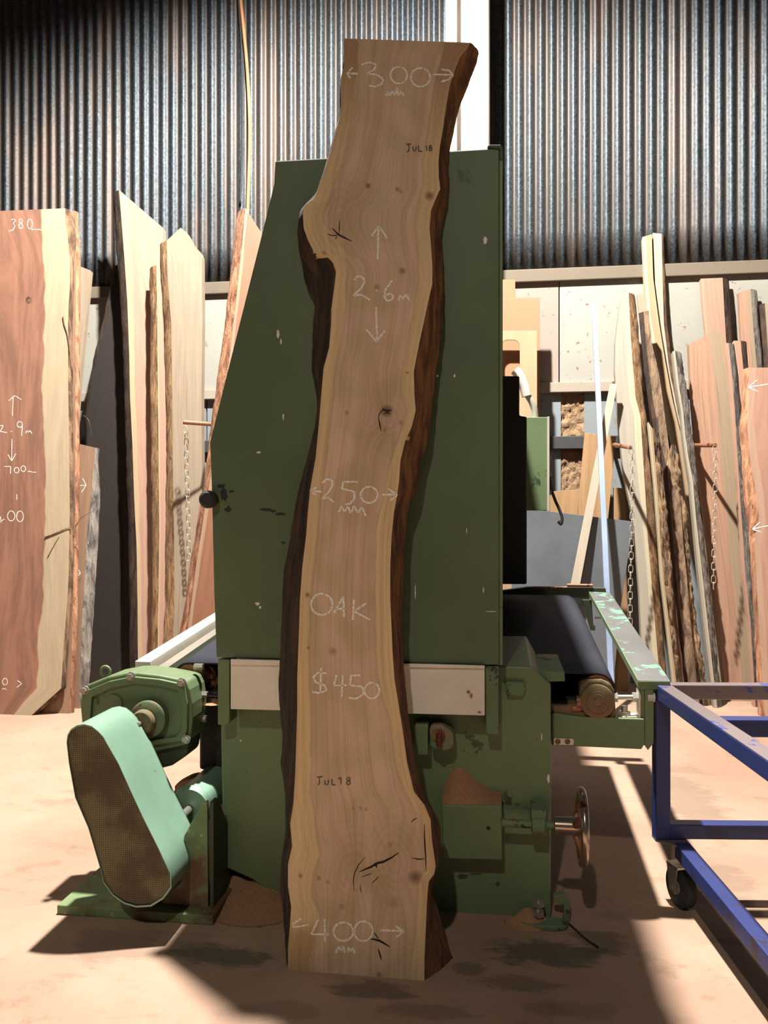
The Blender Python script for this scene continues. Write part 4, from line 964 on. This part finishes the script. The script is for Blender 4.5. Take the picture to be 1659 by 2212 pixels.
# wire on the floor
P = smooth([fl(x, y, 0.004) for x, y in ((1221, 1988), (1232, 1998), (1250, 2014), (1268, 2030), (1292, 2046))]); B().tube(P, 0.0028, 8).go('wire', M['bark_dark'], smooth=True, label='short dark wire on the floor right of the levelling foot', cat='wire')

# ------------------------------------------------------------ blue trolley
ta = math.radians(6.7); TA = Vector((-math.sin(ta), math.cos(ta), 0)); TB = Vector((math.cos(ta), math.sin(ta), 0)); UP = Vector((0, 0, 1))
O = Vector((0.494, 2.665, 0)); hs = 0.0225
TR = thing('steel_trolley', 'blue steel frame trolley on castors at the lower right', 'trolley', tuple(O))
ztop, zlow = 0.668 - hs, 0.238 - hs
def rail(name, p, q_, z_, mat=M['blue'], dz=0.0):
    return B().bar(O + p + UP * z_, O + q_ + UP * (z_ + dz), TB * hs if abs((q_ - p).normalized().dot(TA)) > 0.5 else TA * hs, UP * hs).go(name, mat, TR, bevel=0.003)
LN, WD = 1.75, 0.80
def post(a_, b_):
    p = O + TB * a_ + TA * b_
    B().bar(p + UP * (zlow - hs - 0.002), p + UP * (ztop - hs), TB * hs, TA * hs).go('post', M['blue'], TR, bevel=0.003)
post(0, 0); post(WD, 0); post(0, -LN); post(WD, -LN)
rail('top_rail', TA * hs, TA * (-LN - hs), ztop); rail('top_rail', TB * WD + TA * hs, TB * WD + TA * (-LN - hs), ztop)
rail('top_crossbar', TB * hs, TB * (WD - hs), ztop, M['bluetop']); rail('top_crossbar', TB * hs - TA * 0.42, TB * (WD - hs) - TA * 0.42, ztop - 0.002); rail('top_crossbar', TB * hs - TA * LN, TB * (WD - hs) - TA * LN, ztop)
rail('bottom_rail', TB * 0.05 - TA * (hs + 0.02), TB * 0.05 + TA * (-LN - hs), zlow - 0.046); rail('bottom_rail', TB * WD - TA * hs, TB * WD + TA * (-LN - hs), zlow - 0.061)
rail('bottom_crossbar', TB * hs, TB * (WD - hs), zlow); rail('bottom_crossbar', TB * hs - TA * LN, TB * (WD - hs) - TA * LN, zlow)
# scraped strip on the top of the long rail
B().bar(O + UP * (ztop + hs) + TA * hs, O + UP * (ztop + hs) + TA * (-LN), TB * (hs * 0.96), UP * 0.0012).go('rail_wear_strip', M['bluetop'], TR)
B().prism([O + TB * -hs + UP * (zlow - hs - 0.002) + TA * hs, O + TB * (0.05 + hs) + UP * (zlow - hs - 0.002) + TA * hs, O + TB * (0.05 + hs) + UP * (zlow - hs - 0.002) - TA * 0.10, O + TB * -hs + UP * (zlow - hs - 0.002) - TA * 0.02], -UP * 0.006).go('corner_plate', M['bluetop'], TR)
# castors: long side
def castor(a_, b_):
    p = O + TB * a_ + TA * b_; wz = 0.062; ax = (TB + TA * 0.25).normalized()
    c = p + UP * wz
    w1 = B().tube([c - ax * 0.018, c - ax * 0.014, c + ax * 0.014, c + ax * 0.018], [0.052, 0.062, 0.062, 0.052], 36).go('castor_wheel', M['rubber'], TR, smooth=True, auto=40)
    B().tube([c - ax * 0.024, c + ax * 0.024], 0.022, 20).tube([c - ax * 0.034, c + ax * 0.034], 0.007, 10).go('wheel_hub', M['steel'], w1, smooth=True, auto=40)
    b = B(); 
    for sgn in (-1, 1):
        e = c + ax * 0.029 * sgn; d_ = ax.cross(UP)
        b.prism([e - d_ * 0.014 - UP * 0.012, e + d_ * 0.014 - UP * 0.012, e + d_ * 0.028 + UP * 0.066, e - d_ * 0.028 + UP * 0.066], ax * 0.003 * sgn)
    b.bar(c + UP * 0.066 - ax * 0.032, c + UP * 0.066 + ax * 0.032, ax.cross(UP) * 0.03, UP * 0.003)
    b.tube([c + UP * 0.066, p + UP * (zlow - 0.061 - hs)], 0.012, 12)
    b.go('castor_fork', M['steel'], TR)
castor(0.045, -0.05); castor(WD, -0.06); castor(0.0, -LN + 0.1); castor(WD, -LN + 0.1)

# ------------------------------------------------------------ the oak slab
Lf = [(743, 83), (743, 145), (738, 160), (735, 186), (737, 227), (732, 265), (724, 290), (716, 322), (705, 357), (691, 395), (682, 425), (672, 436), (659, 443), (654, 461), (656, 493), (665, 518), (678, 544), (690, 552), (708, 556), (719, 567), (726, 588), (722, 620), (716, 667), (715, 700), (711, 751), (699, 795), (694, 852), (690, 903), (682, 988), (670, 1056), (665, 1107), (661, 1158), (653, 1225), (648, 1293), (646, 1361), (644, 1410), (642, 1467), (642, 1534), (640, 1601), (638, 1668), (634, 1735), (627, 1779), (631, 1828), (622, 1868), (622, 1913), (629, 1958), (627, 1993), (622, 2047), (622, 2095)]
Rf = [(1016, 92), (1008, 106), (994, 123), (983, 151), (972, 183), (964, 227), (958, 271), (950, 319), (947, 351), (948, 382), (951, 408), (941, 430), (931, 455), (928, 493), (931, 531), (934, 572), (934, 613), (925, 651), (915, 699), (905, 744), (894, 802), (895, 852), (898, 886), (890, 920), (875, 954), (865, 995), (862, 1039), (858, 1069), (851, 1107), (846, 1158), (843, 1225), (843, 1293), (846, 1361), (848, 1410), (852, 1467), (863, 1534), (870, 1578), (879, 1645), (894, 1710), (917, 1739), (930, 1770), (933, 1815), (941, 1870), (938, 1888), (926, 1904), (923, 1935), (920, 2002), (917, 2069), (917, 2117)]
Ro = [(1020, 93), (1032, 101), (1037, 112), (1032, 132), (1017, 170), (994, 227), (982, 271), (972, 319), (969, 366), (969, 398), (964, 436), (958, 471), (952, 509), (955, 540), (957, 588), (956, 635), (956, 700), (948, 768), (941, 819), (934, 869), (931, 903), (926, 944), (912, 988), (907, 1022), (900, 1056), (882, 1090), (878, 1141), (873, 1191), (871, 1276), (866, 1327), (870, 1378), (870, 1420), (873, 1455), (879, 1511), (888, 1587), (897, 1645), (912, 1703), (930, 1739), (946, 1766), (955, 1801), (952, 1837), (943, 1873), (933, 1904), (932, 1925), (943, 1953), (955, 1989), (964, 2024), (974, 2054)]
Lo = [(745, 90), (744, 145), (738, 227), (725, 290), (706, 357), (684, 425), (656, 446), (647, 458), (643, 502), (645, 540), (653, 572), (659, 613), (676, 642), (681, 667), (677, 700), (676, 744), (673, 795), (681, 842), (685, 876), (680, 917), (668, 971), (655, 1022), (644, 1066), (632, 1124), (624, 1181), (614, 1229), (609, 1310), (606, 1378), (605, 1429), (602, 1489), (605, 1556), (610, 1587), (607, 1650), (616, 1712), (618, 1784), (605, 1882), (605, 1935), (617, 2002), (622, 2060)]
LB = [(775, 83), (772, 160), (767, 224), (754, 271), (738, 351), (716, 404), (706, 439), (696, 461), (697, 483), (716, 500), (745, 544), (748, 582), (745, 640), (741, 700), (722, 800), (712, 900), (700, 1000), (688, 1100), (680, 1200), (668, 1300), (664, 1400), (669, 1534), (670, 1640), (669, 1712), (680, 1792), (689, 1846), (674, 1886), (671, 1935), (689, 1975), (682, 2024), (671, 2069), (670, 2100)]
RB = [(965, 90), (953, 145), (941, 183), (934, 240), (925, 303), (916, 351), (917, 398), (906, 446), (900, 493), (906, 556), (907, 604), (896, 667), (885, 730), (870, 802), (868, 836), (880, 890), (868, 930), (854, 971), (844, 1005), (832, 1070), (815, 1141), (812, 1276), (814, 1412), (823, 1489), (845, 1556), (852, 1623), (863, 1676), (890, 1734), (912, 1770), (917, 1815), (919, 1882), (906, 1904), (903, 1980), (892, 2069), (888, 2117)]
SYf, SS = 2.114, 0.10
SYb, SSb = 2.232, 0.078
fo = lambda x, y: lean(x, y, SYf, SS)
rows, cols = 520, 96
def ys(P): return np.array([p[1] for p in P], float), np.array([p[0] for p in P], float)
ly, lx = ys(Lf); ry, rx = ys(Rf); lby, lbx = ys(LB); rby, rbx = ys(RB)
knots = [(795, 401, 5, 1.0), (858, 409, 4, .8), (866, 414, 3, .7), (869, 585, 6, .8), (814, 620, 6, .5), (928, 423, 8, .9), (961, 412, 4, .6), (700, 546, 3.5, 1), (835, 887, 11, 1.1), (831, 929, 3, .8), (880, 805, 3, .8), (749, 891, 4, .6), (664, 1285, 4.5, .9), (719, 1407, 7, .6), (666, 1399, 3, .8), (866, 913, 4, .6), (649, 1892, 4, .9), (689, 1897, 4, .7), (708, 1905, 4, .6), (897, 1895, 12, .9), (819, 2106, 5, .8), (763, 1746, 3, .7), (779, 1746, 3, .7), (791, 1748, 3, .7), (843, 1826, 4, .5), (738, 1958, 5, .5), (850, 1950, 10, .35)]
rc = [(735, 470, 46, 1.0), (765, 1880, 55, .7), (850, 1860, 60, 1.1), (838, 905, 34, 1.0), (868, 585, 14, .5)]   # centres the grain flows round
verts = []; uvs = []; colr = np.ones((rows * (cols + 1) * 2, 4), np.float32)
heart = np.array(lin(200, 170, 144)[:3]); heart2 = np.array(lin(184, 162, 128)[:3]); sap = np.array(lin(206, 180, 136)[:3]); sapd = np.array(lin(150, 112, 72)[:3]); knotc = np.array(lin(74, 50, 32)[:3]); stain = np.array(lin(150, 128, 96)[:3])
topbrown = np.array(lin(146, 108, 80)[:3])
tt = np.linspace(0, 1, rows)
LY = 83 + (2095 - 83) * tt; RY = 92 + (2117 - 92) * tt
LX = np.interp(LY, ly, lx); RX = np.interp(RY, ry, rx)
front = []; idx = 0
for i in range(rows):
    for k in range(cols + 1):
        u = k / cols; px = LX[i] + (RX[i] - LX[i]) * u; py = LY[i] + (RY[i] - LY[i]) * u
        p = fo(px, py); p.z = max(p.z, 0.0) if i < rows - 1 else 0.0
        front.append(p)
        n1 = mnoise.noise(Vector((px * .012, py * .0035, 1))); n2 = mnoise.noise(Vector((px * .05, py * .004, 5))); n3 = mnoise.noise(Vector((px * .02, py * .015, 9)))
        c = heart * (1 + 0.10 * n1 + 0.08 * n2); c = c + (heart2 - c) * min(1, max(0, 0.45 + 1.4 * n3))
        wob = 2.5 * mnoise.noise(Vector((py * 0.03, 2, 0)))
        dl = px - np.interp(py, lby, lbx) - wob; dr = np.interp(py, rby, rbx) - px - wob
        # sapwood outside the heartwood boundary
        for dd in (dl, dr):
            if dd < 3:
                a0 = min(1, (3 - dd) / 4); sc_ = sap * (1 + 0.12 * n2)
                band = 0.5 + 0.5 * math.sin(dd * 0.42 + n1 * 4)
                sc_ = sc_ + (sapd - sc_) * (0.12 * band)
                c = c + (sc_ - c) * a0
            if abs(dd - 3) < 3: c = c * (1 - 0.16 * (1 - abs(dd - 3) / 3))
        if py < 330 and (dl < 0 or dr < 4):    # weathered brown edges of the top
            a0 = min(1, (330 - py) / 200) * 0.75; c = c + (topbrown - c) * a0
        if py > 1990 and dl < 0: c = c + (sapd - c) * 0.55 * min(1, (py - 1990) / 30)
        # grey figure round the burls
        du = 0.0
        for (kx, ky, kr, ks) in rc:
            d2 = math.hypot(px - kx, (py - ky) * 0.62)
            g = math.exp(-(d2 / kr) ** 2)
            du += 0.10 * ks * g * (1 if px > kx else -1) * min(1, abs(px - kx) / 12)
            if kr > 30 and ks > 0.6:
                rg = 0.5 + 0.5 * math.sin(d2 * 0.55 + n3 * 5); c = c * (1 - 0.16 * rg * g)
                c = c + (stain - c) * 0.25 * g
        for (kx, ky, kr, ks) in knots:
            d2 = math.hypot(px - kx, py - ky)
            if d2 < kr * 1.4: 
                a0 = max(0, 1 - d2 / (kr * 1.4)) ** 0.6 * ks; c = c + (knotc - c) * min(0.92, a0)
        colr[idx, :3] = np.clip(c, 0, 1); idx += 1
        uvs.append((u * 0.34 + du * 0.4, p.z))
nf = len(front); W = cols + 1
# back outline
def outl(P, Yb, sb):
    Q = [lean(x, y, Yb, sb) for x, y in P]; Q = to_floor(Q); return np.array([q_.z for q_ in Q])[::-1], np.array([q_.x for q_ in Q])[::-1]
lz, lxx = outl(Lo, SYb, SSb); rz, rxx = outl(Ro, SYb, SSb)
FL = [front[i * W] for i in range(rows)]; FR = [front[i * W + cols] for i in range(rows)]
def backY(z_): return SYb + SSb * z_
OL = [Vector((np.interp(p.z, lz, lxx), backY(p.z), p.z)) for p in FL]; OR = [Vector((np.interp(p.z, rz, rxx), backY(p.z), p.z)) for p in FR]
BL = [Vector((q_.x + 0.012, q_.y, q_.z)) for q_ in OL]; BR = [Vector((q_.x - 0.012, q_.y, q_.z)) for q_ in OR]
back = []
for i in range(rows):
    for k in range(cols + 1):
        u = k / cols; back.append(BL[i].lerp(BR[i], u)); uvs.append((u * 0.34, back[-1].z)); colr[idx, :3] = heart * 0.9; idx += 1
verts = front + back; faces = []
for i in range(rows - 1):
    for k in range(cols):
        a0 = i * W + k; faces.append([a0, a0 + W, a0 + W + 1, a0 + 1]); faces.append([nf + a0, nf + a0 + 1, nf + a0 + W + 1, nf + a0 + W])
    faces.append([i * W, nf + i * W, nf + (i + 1) * W, (i + 1) * W]); faces.append([i * W + cols, (i + 1) * W + cols, nf + (i + 1) * W + cols, nf + i * W + cols])
for k in range(cols):
    faces.append([k, k + 1, nf + k + 1, nf + k]); r0 = (rows - 1) * W; faces.append([r0 + k, nf + r0 + k, nf + r0 + k + 1, r0 + k + 1])
q = N('oak_slab_wood'); at_ = q.n('ShaderNodeVertexColor'); at_.layer_name = 'Col'
g1 = q.noise(q.coord('UV', (210, 1.6, 1)), 1.0, 5, 0.6); g2 = q.noise(q.coord('UV', (34, 0.7, 1)), 1.6, 5, 0.6, 0.4); g3 = q.noise(q.coord('UV', (420, 14, 1)), 1.0, 3, 0.6)
col = q.mix(q.math('MULTIPLY', q.step(g2, 0.40, 0.68), 0.30), at_.outputs[0], lin(150, 108, 74))
col = q.mix(q.math('MULTIPLY', q.step(g1, 0.50, 0.74), 0.30), col, lin(128, 94, 62)); col = q.mix(q.math('MULTIPLY', q.step(g3, 0.6, 0.75), 0.25), col, lin(104, 76, 52))
q.bump(g1, 0.08, 0.003); M['oak'] = q.fin(col, 0.7)
OAK = mk('oak_plank', verts, faces, M['oak'], uv=uvs, col=colr, label='tall live-edge oak slab chalked 2.6 m and $450, leaning on the green machine', cat='slab')
st_ = 4
sub = list(range(0, rows, 2)); 
if sub[-1] != rows - 1: sub.append(rows - 1)
bark_strip([FL[i] for i in sub], [BL[i] for i in sub], [OL[i] for i in sub], M['bark_dark'], OAK, -1, bulge=0.004, rough=0.0035, seed=3)
bark_strip([FR[i] for i in sub], [BR[i] for i in sub], [OR[i] for i in sub], M['bark_oak'], OAK, 1, bulge=0.004, rough=0.0035, seed=8)
z1 = zc(580, 50, 3.16); z2 = zc(580, 700, 2.95); z3 = zc(560, 1400, 2.242)
chalk = [z1([(612, 347), (545, 345)]), z1([(575, 303), (537, 345), (562, 380)]),
  z1([(635, 285), (690, 268), (735, 285), (722, 318), (672, 348), (738, 352), (785, 385), (772, 418), (730, 435), (685, 430)]), z1(ell(890, 357, 57, 57)), z1(ell(1038, 372, 66, 64)),
  z1([(1125, 352), (1250, 355)]), z1([(1180, 318), (1232, 325), (1262, 358), (1225, 388), (1178, 402)]),
  z1([(805, 500), (816, 468), (830, 498), (845, 464), (864, 498)]), z1([(864, 500), (878, 440), (888, 498), (905, 464), (925, 500)]),
  z1([(745, 1615), (752, 1385)]), z1([(705, 1455), (752, 1383), (810, 1470)]),
  z1([(585, 1755), (610, 1728), (645, 1735), (658, 1765), (632, 1812), (580, 1862), (630, 1853), (695, 1890)]), z1([(733, 1822), (743, 1828), (735, 1830)]),
  z1([(845, 1755), (800, 1820), (790, 1868), (810, 1898), (845, 1888), (852, 1858), (828, 1845), (797, 1866)]), z1([(888, 1895), (897, 1855), (918, 1885), (940, 1850), (960, 1895)]),
  z1([(735, 1940), (742, 2165)]), z1([(670, 2092), (738, 2175), (795, 2100)]),
  z2([(340, 1068), (270, 1065)]), z2([(308, 1040), (265, 1065), (305, 1088)]), z2([(342, 1015), (370, 988), (408, 995), (408, 1030), (385, 1070), (340, 1115), (380, 1105), (418, 1135)]),
  z2([(568, 1005), (475, 1005), (470, 1050), (545, 1068), (548, 1110), (520, 1145), (492, 1150)]), z2(ell(642, 1088, 54, 52)), z2([(725, 1088), (812, 1085)]), z2([(765, 1050), (820, 1090), (775, 1125)]),
  z2([(448, 1200), (465, 1162), (485, 1195), (505, 1162), (525, 1205)]), z2([(525, 1205), (545, 1160), (570, 1200), (595, 1165), (622, 1222)]),
  z2(ell(340, 1785, 68, 68)), z2([(418, 1840), (478, 1735), (482, 1868)]), z2([(425, 1815), (490, 1812)]), z2([(545, 1755), (538, 1885)]), z2([(625, 1778), (545, 1830), (650, 1885)]),
  z3([(325, 122), (290, 115), (262, 140), (275, 165), (320, 180), (325, 205), (290, 218), (258, 210)]), z3([(300, 95), (297, 222)]), z3([(375, 130), (362, 180), (425, 180)]), z3([(405, 130), (400, 238)]),
  z3([(490, 131), (445, 133), (440, 180), (500, 185), (506, 222), (470, 245), (435, 240)]), z3(ell(546, 205, 36, 38)),
  z3([(240, 1340), (170, 1350)]), z3([(205, 1308), (164, 1335), (170, 1355)]), z3([(288, 1310), (252, 1385), (338, 1385)]), z3([(318, 1310), (320, 1422)]), z3(ell(408, 1372, 48, 45)), z3(ell(505, 1370, 45, 48)),
  z3([(580, 1365), (695, 1369)]), z3([(660, 1345), (702, 1370), (665, 1398)]), z3([(372, 1475), (385, 1442), (395, 1465), (408, 1442), (415, 1475)]), z3([(430, 1475), (432, 1450), (445, 1465), (455, 1450), (465, 1478)])]
for i0, i1, lb in ((0, 2, 'chalk arrow'), (2, 5, 'chalk figures 300'), (5, 7, 'chalk arrow'), (7, 9, 'small chalk letters MM'), (9, 11, 'chalk arrow pointing up'), (11, 15, 'chalk length 2.6 m'), (15, 17, 'chalk arrow pointing down'),
                   (17, 19, 'chalk arrow'), (19, 22, 'chalk figures 250'), (22, 24, 'chalk arrow'), (24, 26, 'chalk letters MM'), (26, 31, 'chalk word OAK'), (31, 37, 'chalk price $450'), (37, 39, 'chalk arrow'), (39, 43, 'chalk figures 400'), (43, 45, 'chalk arrow'), (45, 47, 'chalk letters MM')):
    ribbons('chalk_writing', chalk[i0:i1], fo, 4.4, M['chalk'], OAK, jit=0.5)['label'] = lb
pen = [z1([(940, 828), (975, 825)]), z1([(958, 828), (960, 870), (945, 880)]), z1([(985, 842), (988, 872), (1005, 872), (1008, 842)]), z1([(1022, 835), (1025, 875), (1050, 875)]), z1([(1078, 838), (1080, 872)]), z1(ell(1105, 844, 8, 8)), z1(ell(1105, 862, 10, 9)),
  z3([(280, 625), (308, 622)]), z3([(292, 625), (292, 655), (284, 662)]), z3([(318, 640), (318, 660), (335, 660), (335, 638)]), z3([(352, 632), (352, 662), (370, 662)]), z3([(382, 634), (396, 625), (396, 660)]), z3(ell(432, 634, 8, 8)), z3(ell(432, 652, 9, 9))]
for i0, i1 in ((0, 7), (7, 14)): ribbons('pencil_writing', pen[i0:i1], fo, 2.6, M['pencil'], OAK, off=0.0009, jit=0.4)
cr = [{'p': z3([(485, 1083), (515, 1070), (540, 1060), (575, 1040), (600, 1035), (640, 1015), (675, 990)]), 'w': 5}, {'p': z3([(530, 1407), (560, 1410), (590, 1420), (635, 1448)]), 'w': 4.5}, {'p': z3([(555, 1375), (580, 1412)]), 'w': 2.5}, {'p': z3([(575, 1455), (584, 1480), (592, 1512)]), 'w': 3.5},
  {'p': z3([(740, 1016), (770, 1022), (802, 1020)]), 'w': 2.5}, {'p': z3([(800, 850), (800, 900), (802, 950), (806, 1010), (808, 1080)]), 'w': 3}, {'p': z3([(735, 845), (748, 830), (765, 822)]), 'w': 2}, {'p': z3([(515, 1010), (480, 1050), (462, 1090), (455, 1130), (462, 1175)]), 'w': 2}, {'p': z3([(488, 1150), (495, 1185)]), 'w': 1.8}, {'p': z3([(545, 1140), (580, 1105)]), 'w': 1.8}, {'p': z3([(498, 1108), (545, 1090)]), 'w': 1.8}, {'p': z3([(560, 1040), (570, 1062)]), 'w': 4},
  {'p': z1([(435, 1400), (480, 1445), (525, 1468), (570, 1490)]), 'w': 3.6}, {'p': z1([(485, 1345), (483, 1400), (480, 1440)]), 'w': 2}, {'p': z1([(400, 1440), (440, 1452), (475, 1445)]), 'w': 1.8}, {'p': z1([(470, 1450), (455, 1475)]), 'w': 1.4},
  {'p': z2([(700, 595), (708, 635), (718, 682)]), 'w': 3}, {'p': z2([(700, 605), (706, 570), (725, 550), (748, 542)]), 'w': 2}, {'p': z2([(725, 540), (752, 553), (785, 550)]), 'w': 3.5}, {'p': z2([(735, 575), (760, 562), (778, 575)]), 'w': 2}]
for s_ in cr: ribbons('crack', [s_], fo, 2, M['crack'], OAK, off=0.0007, taper=True)
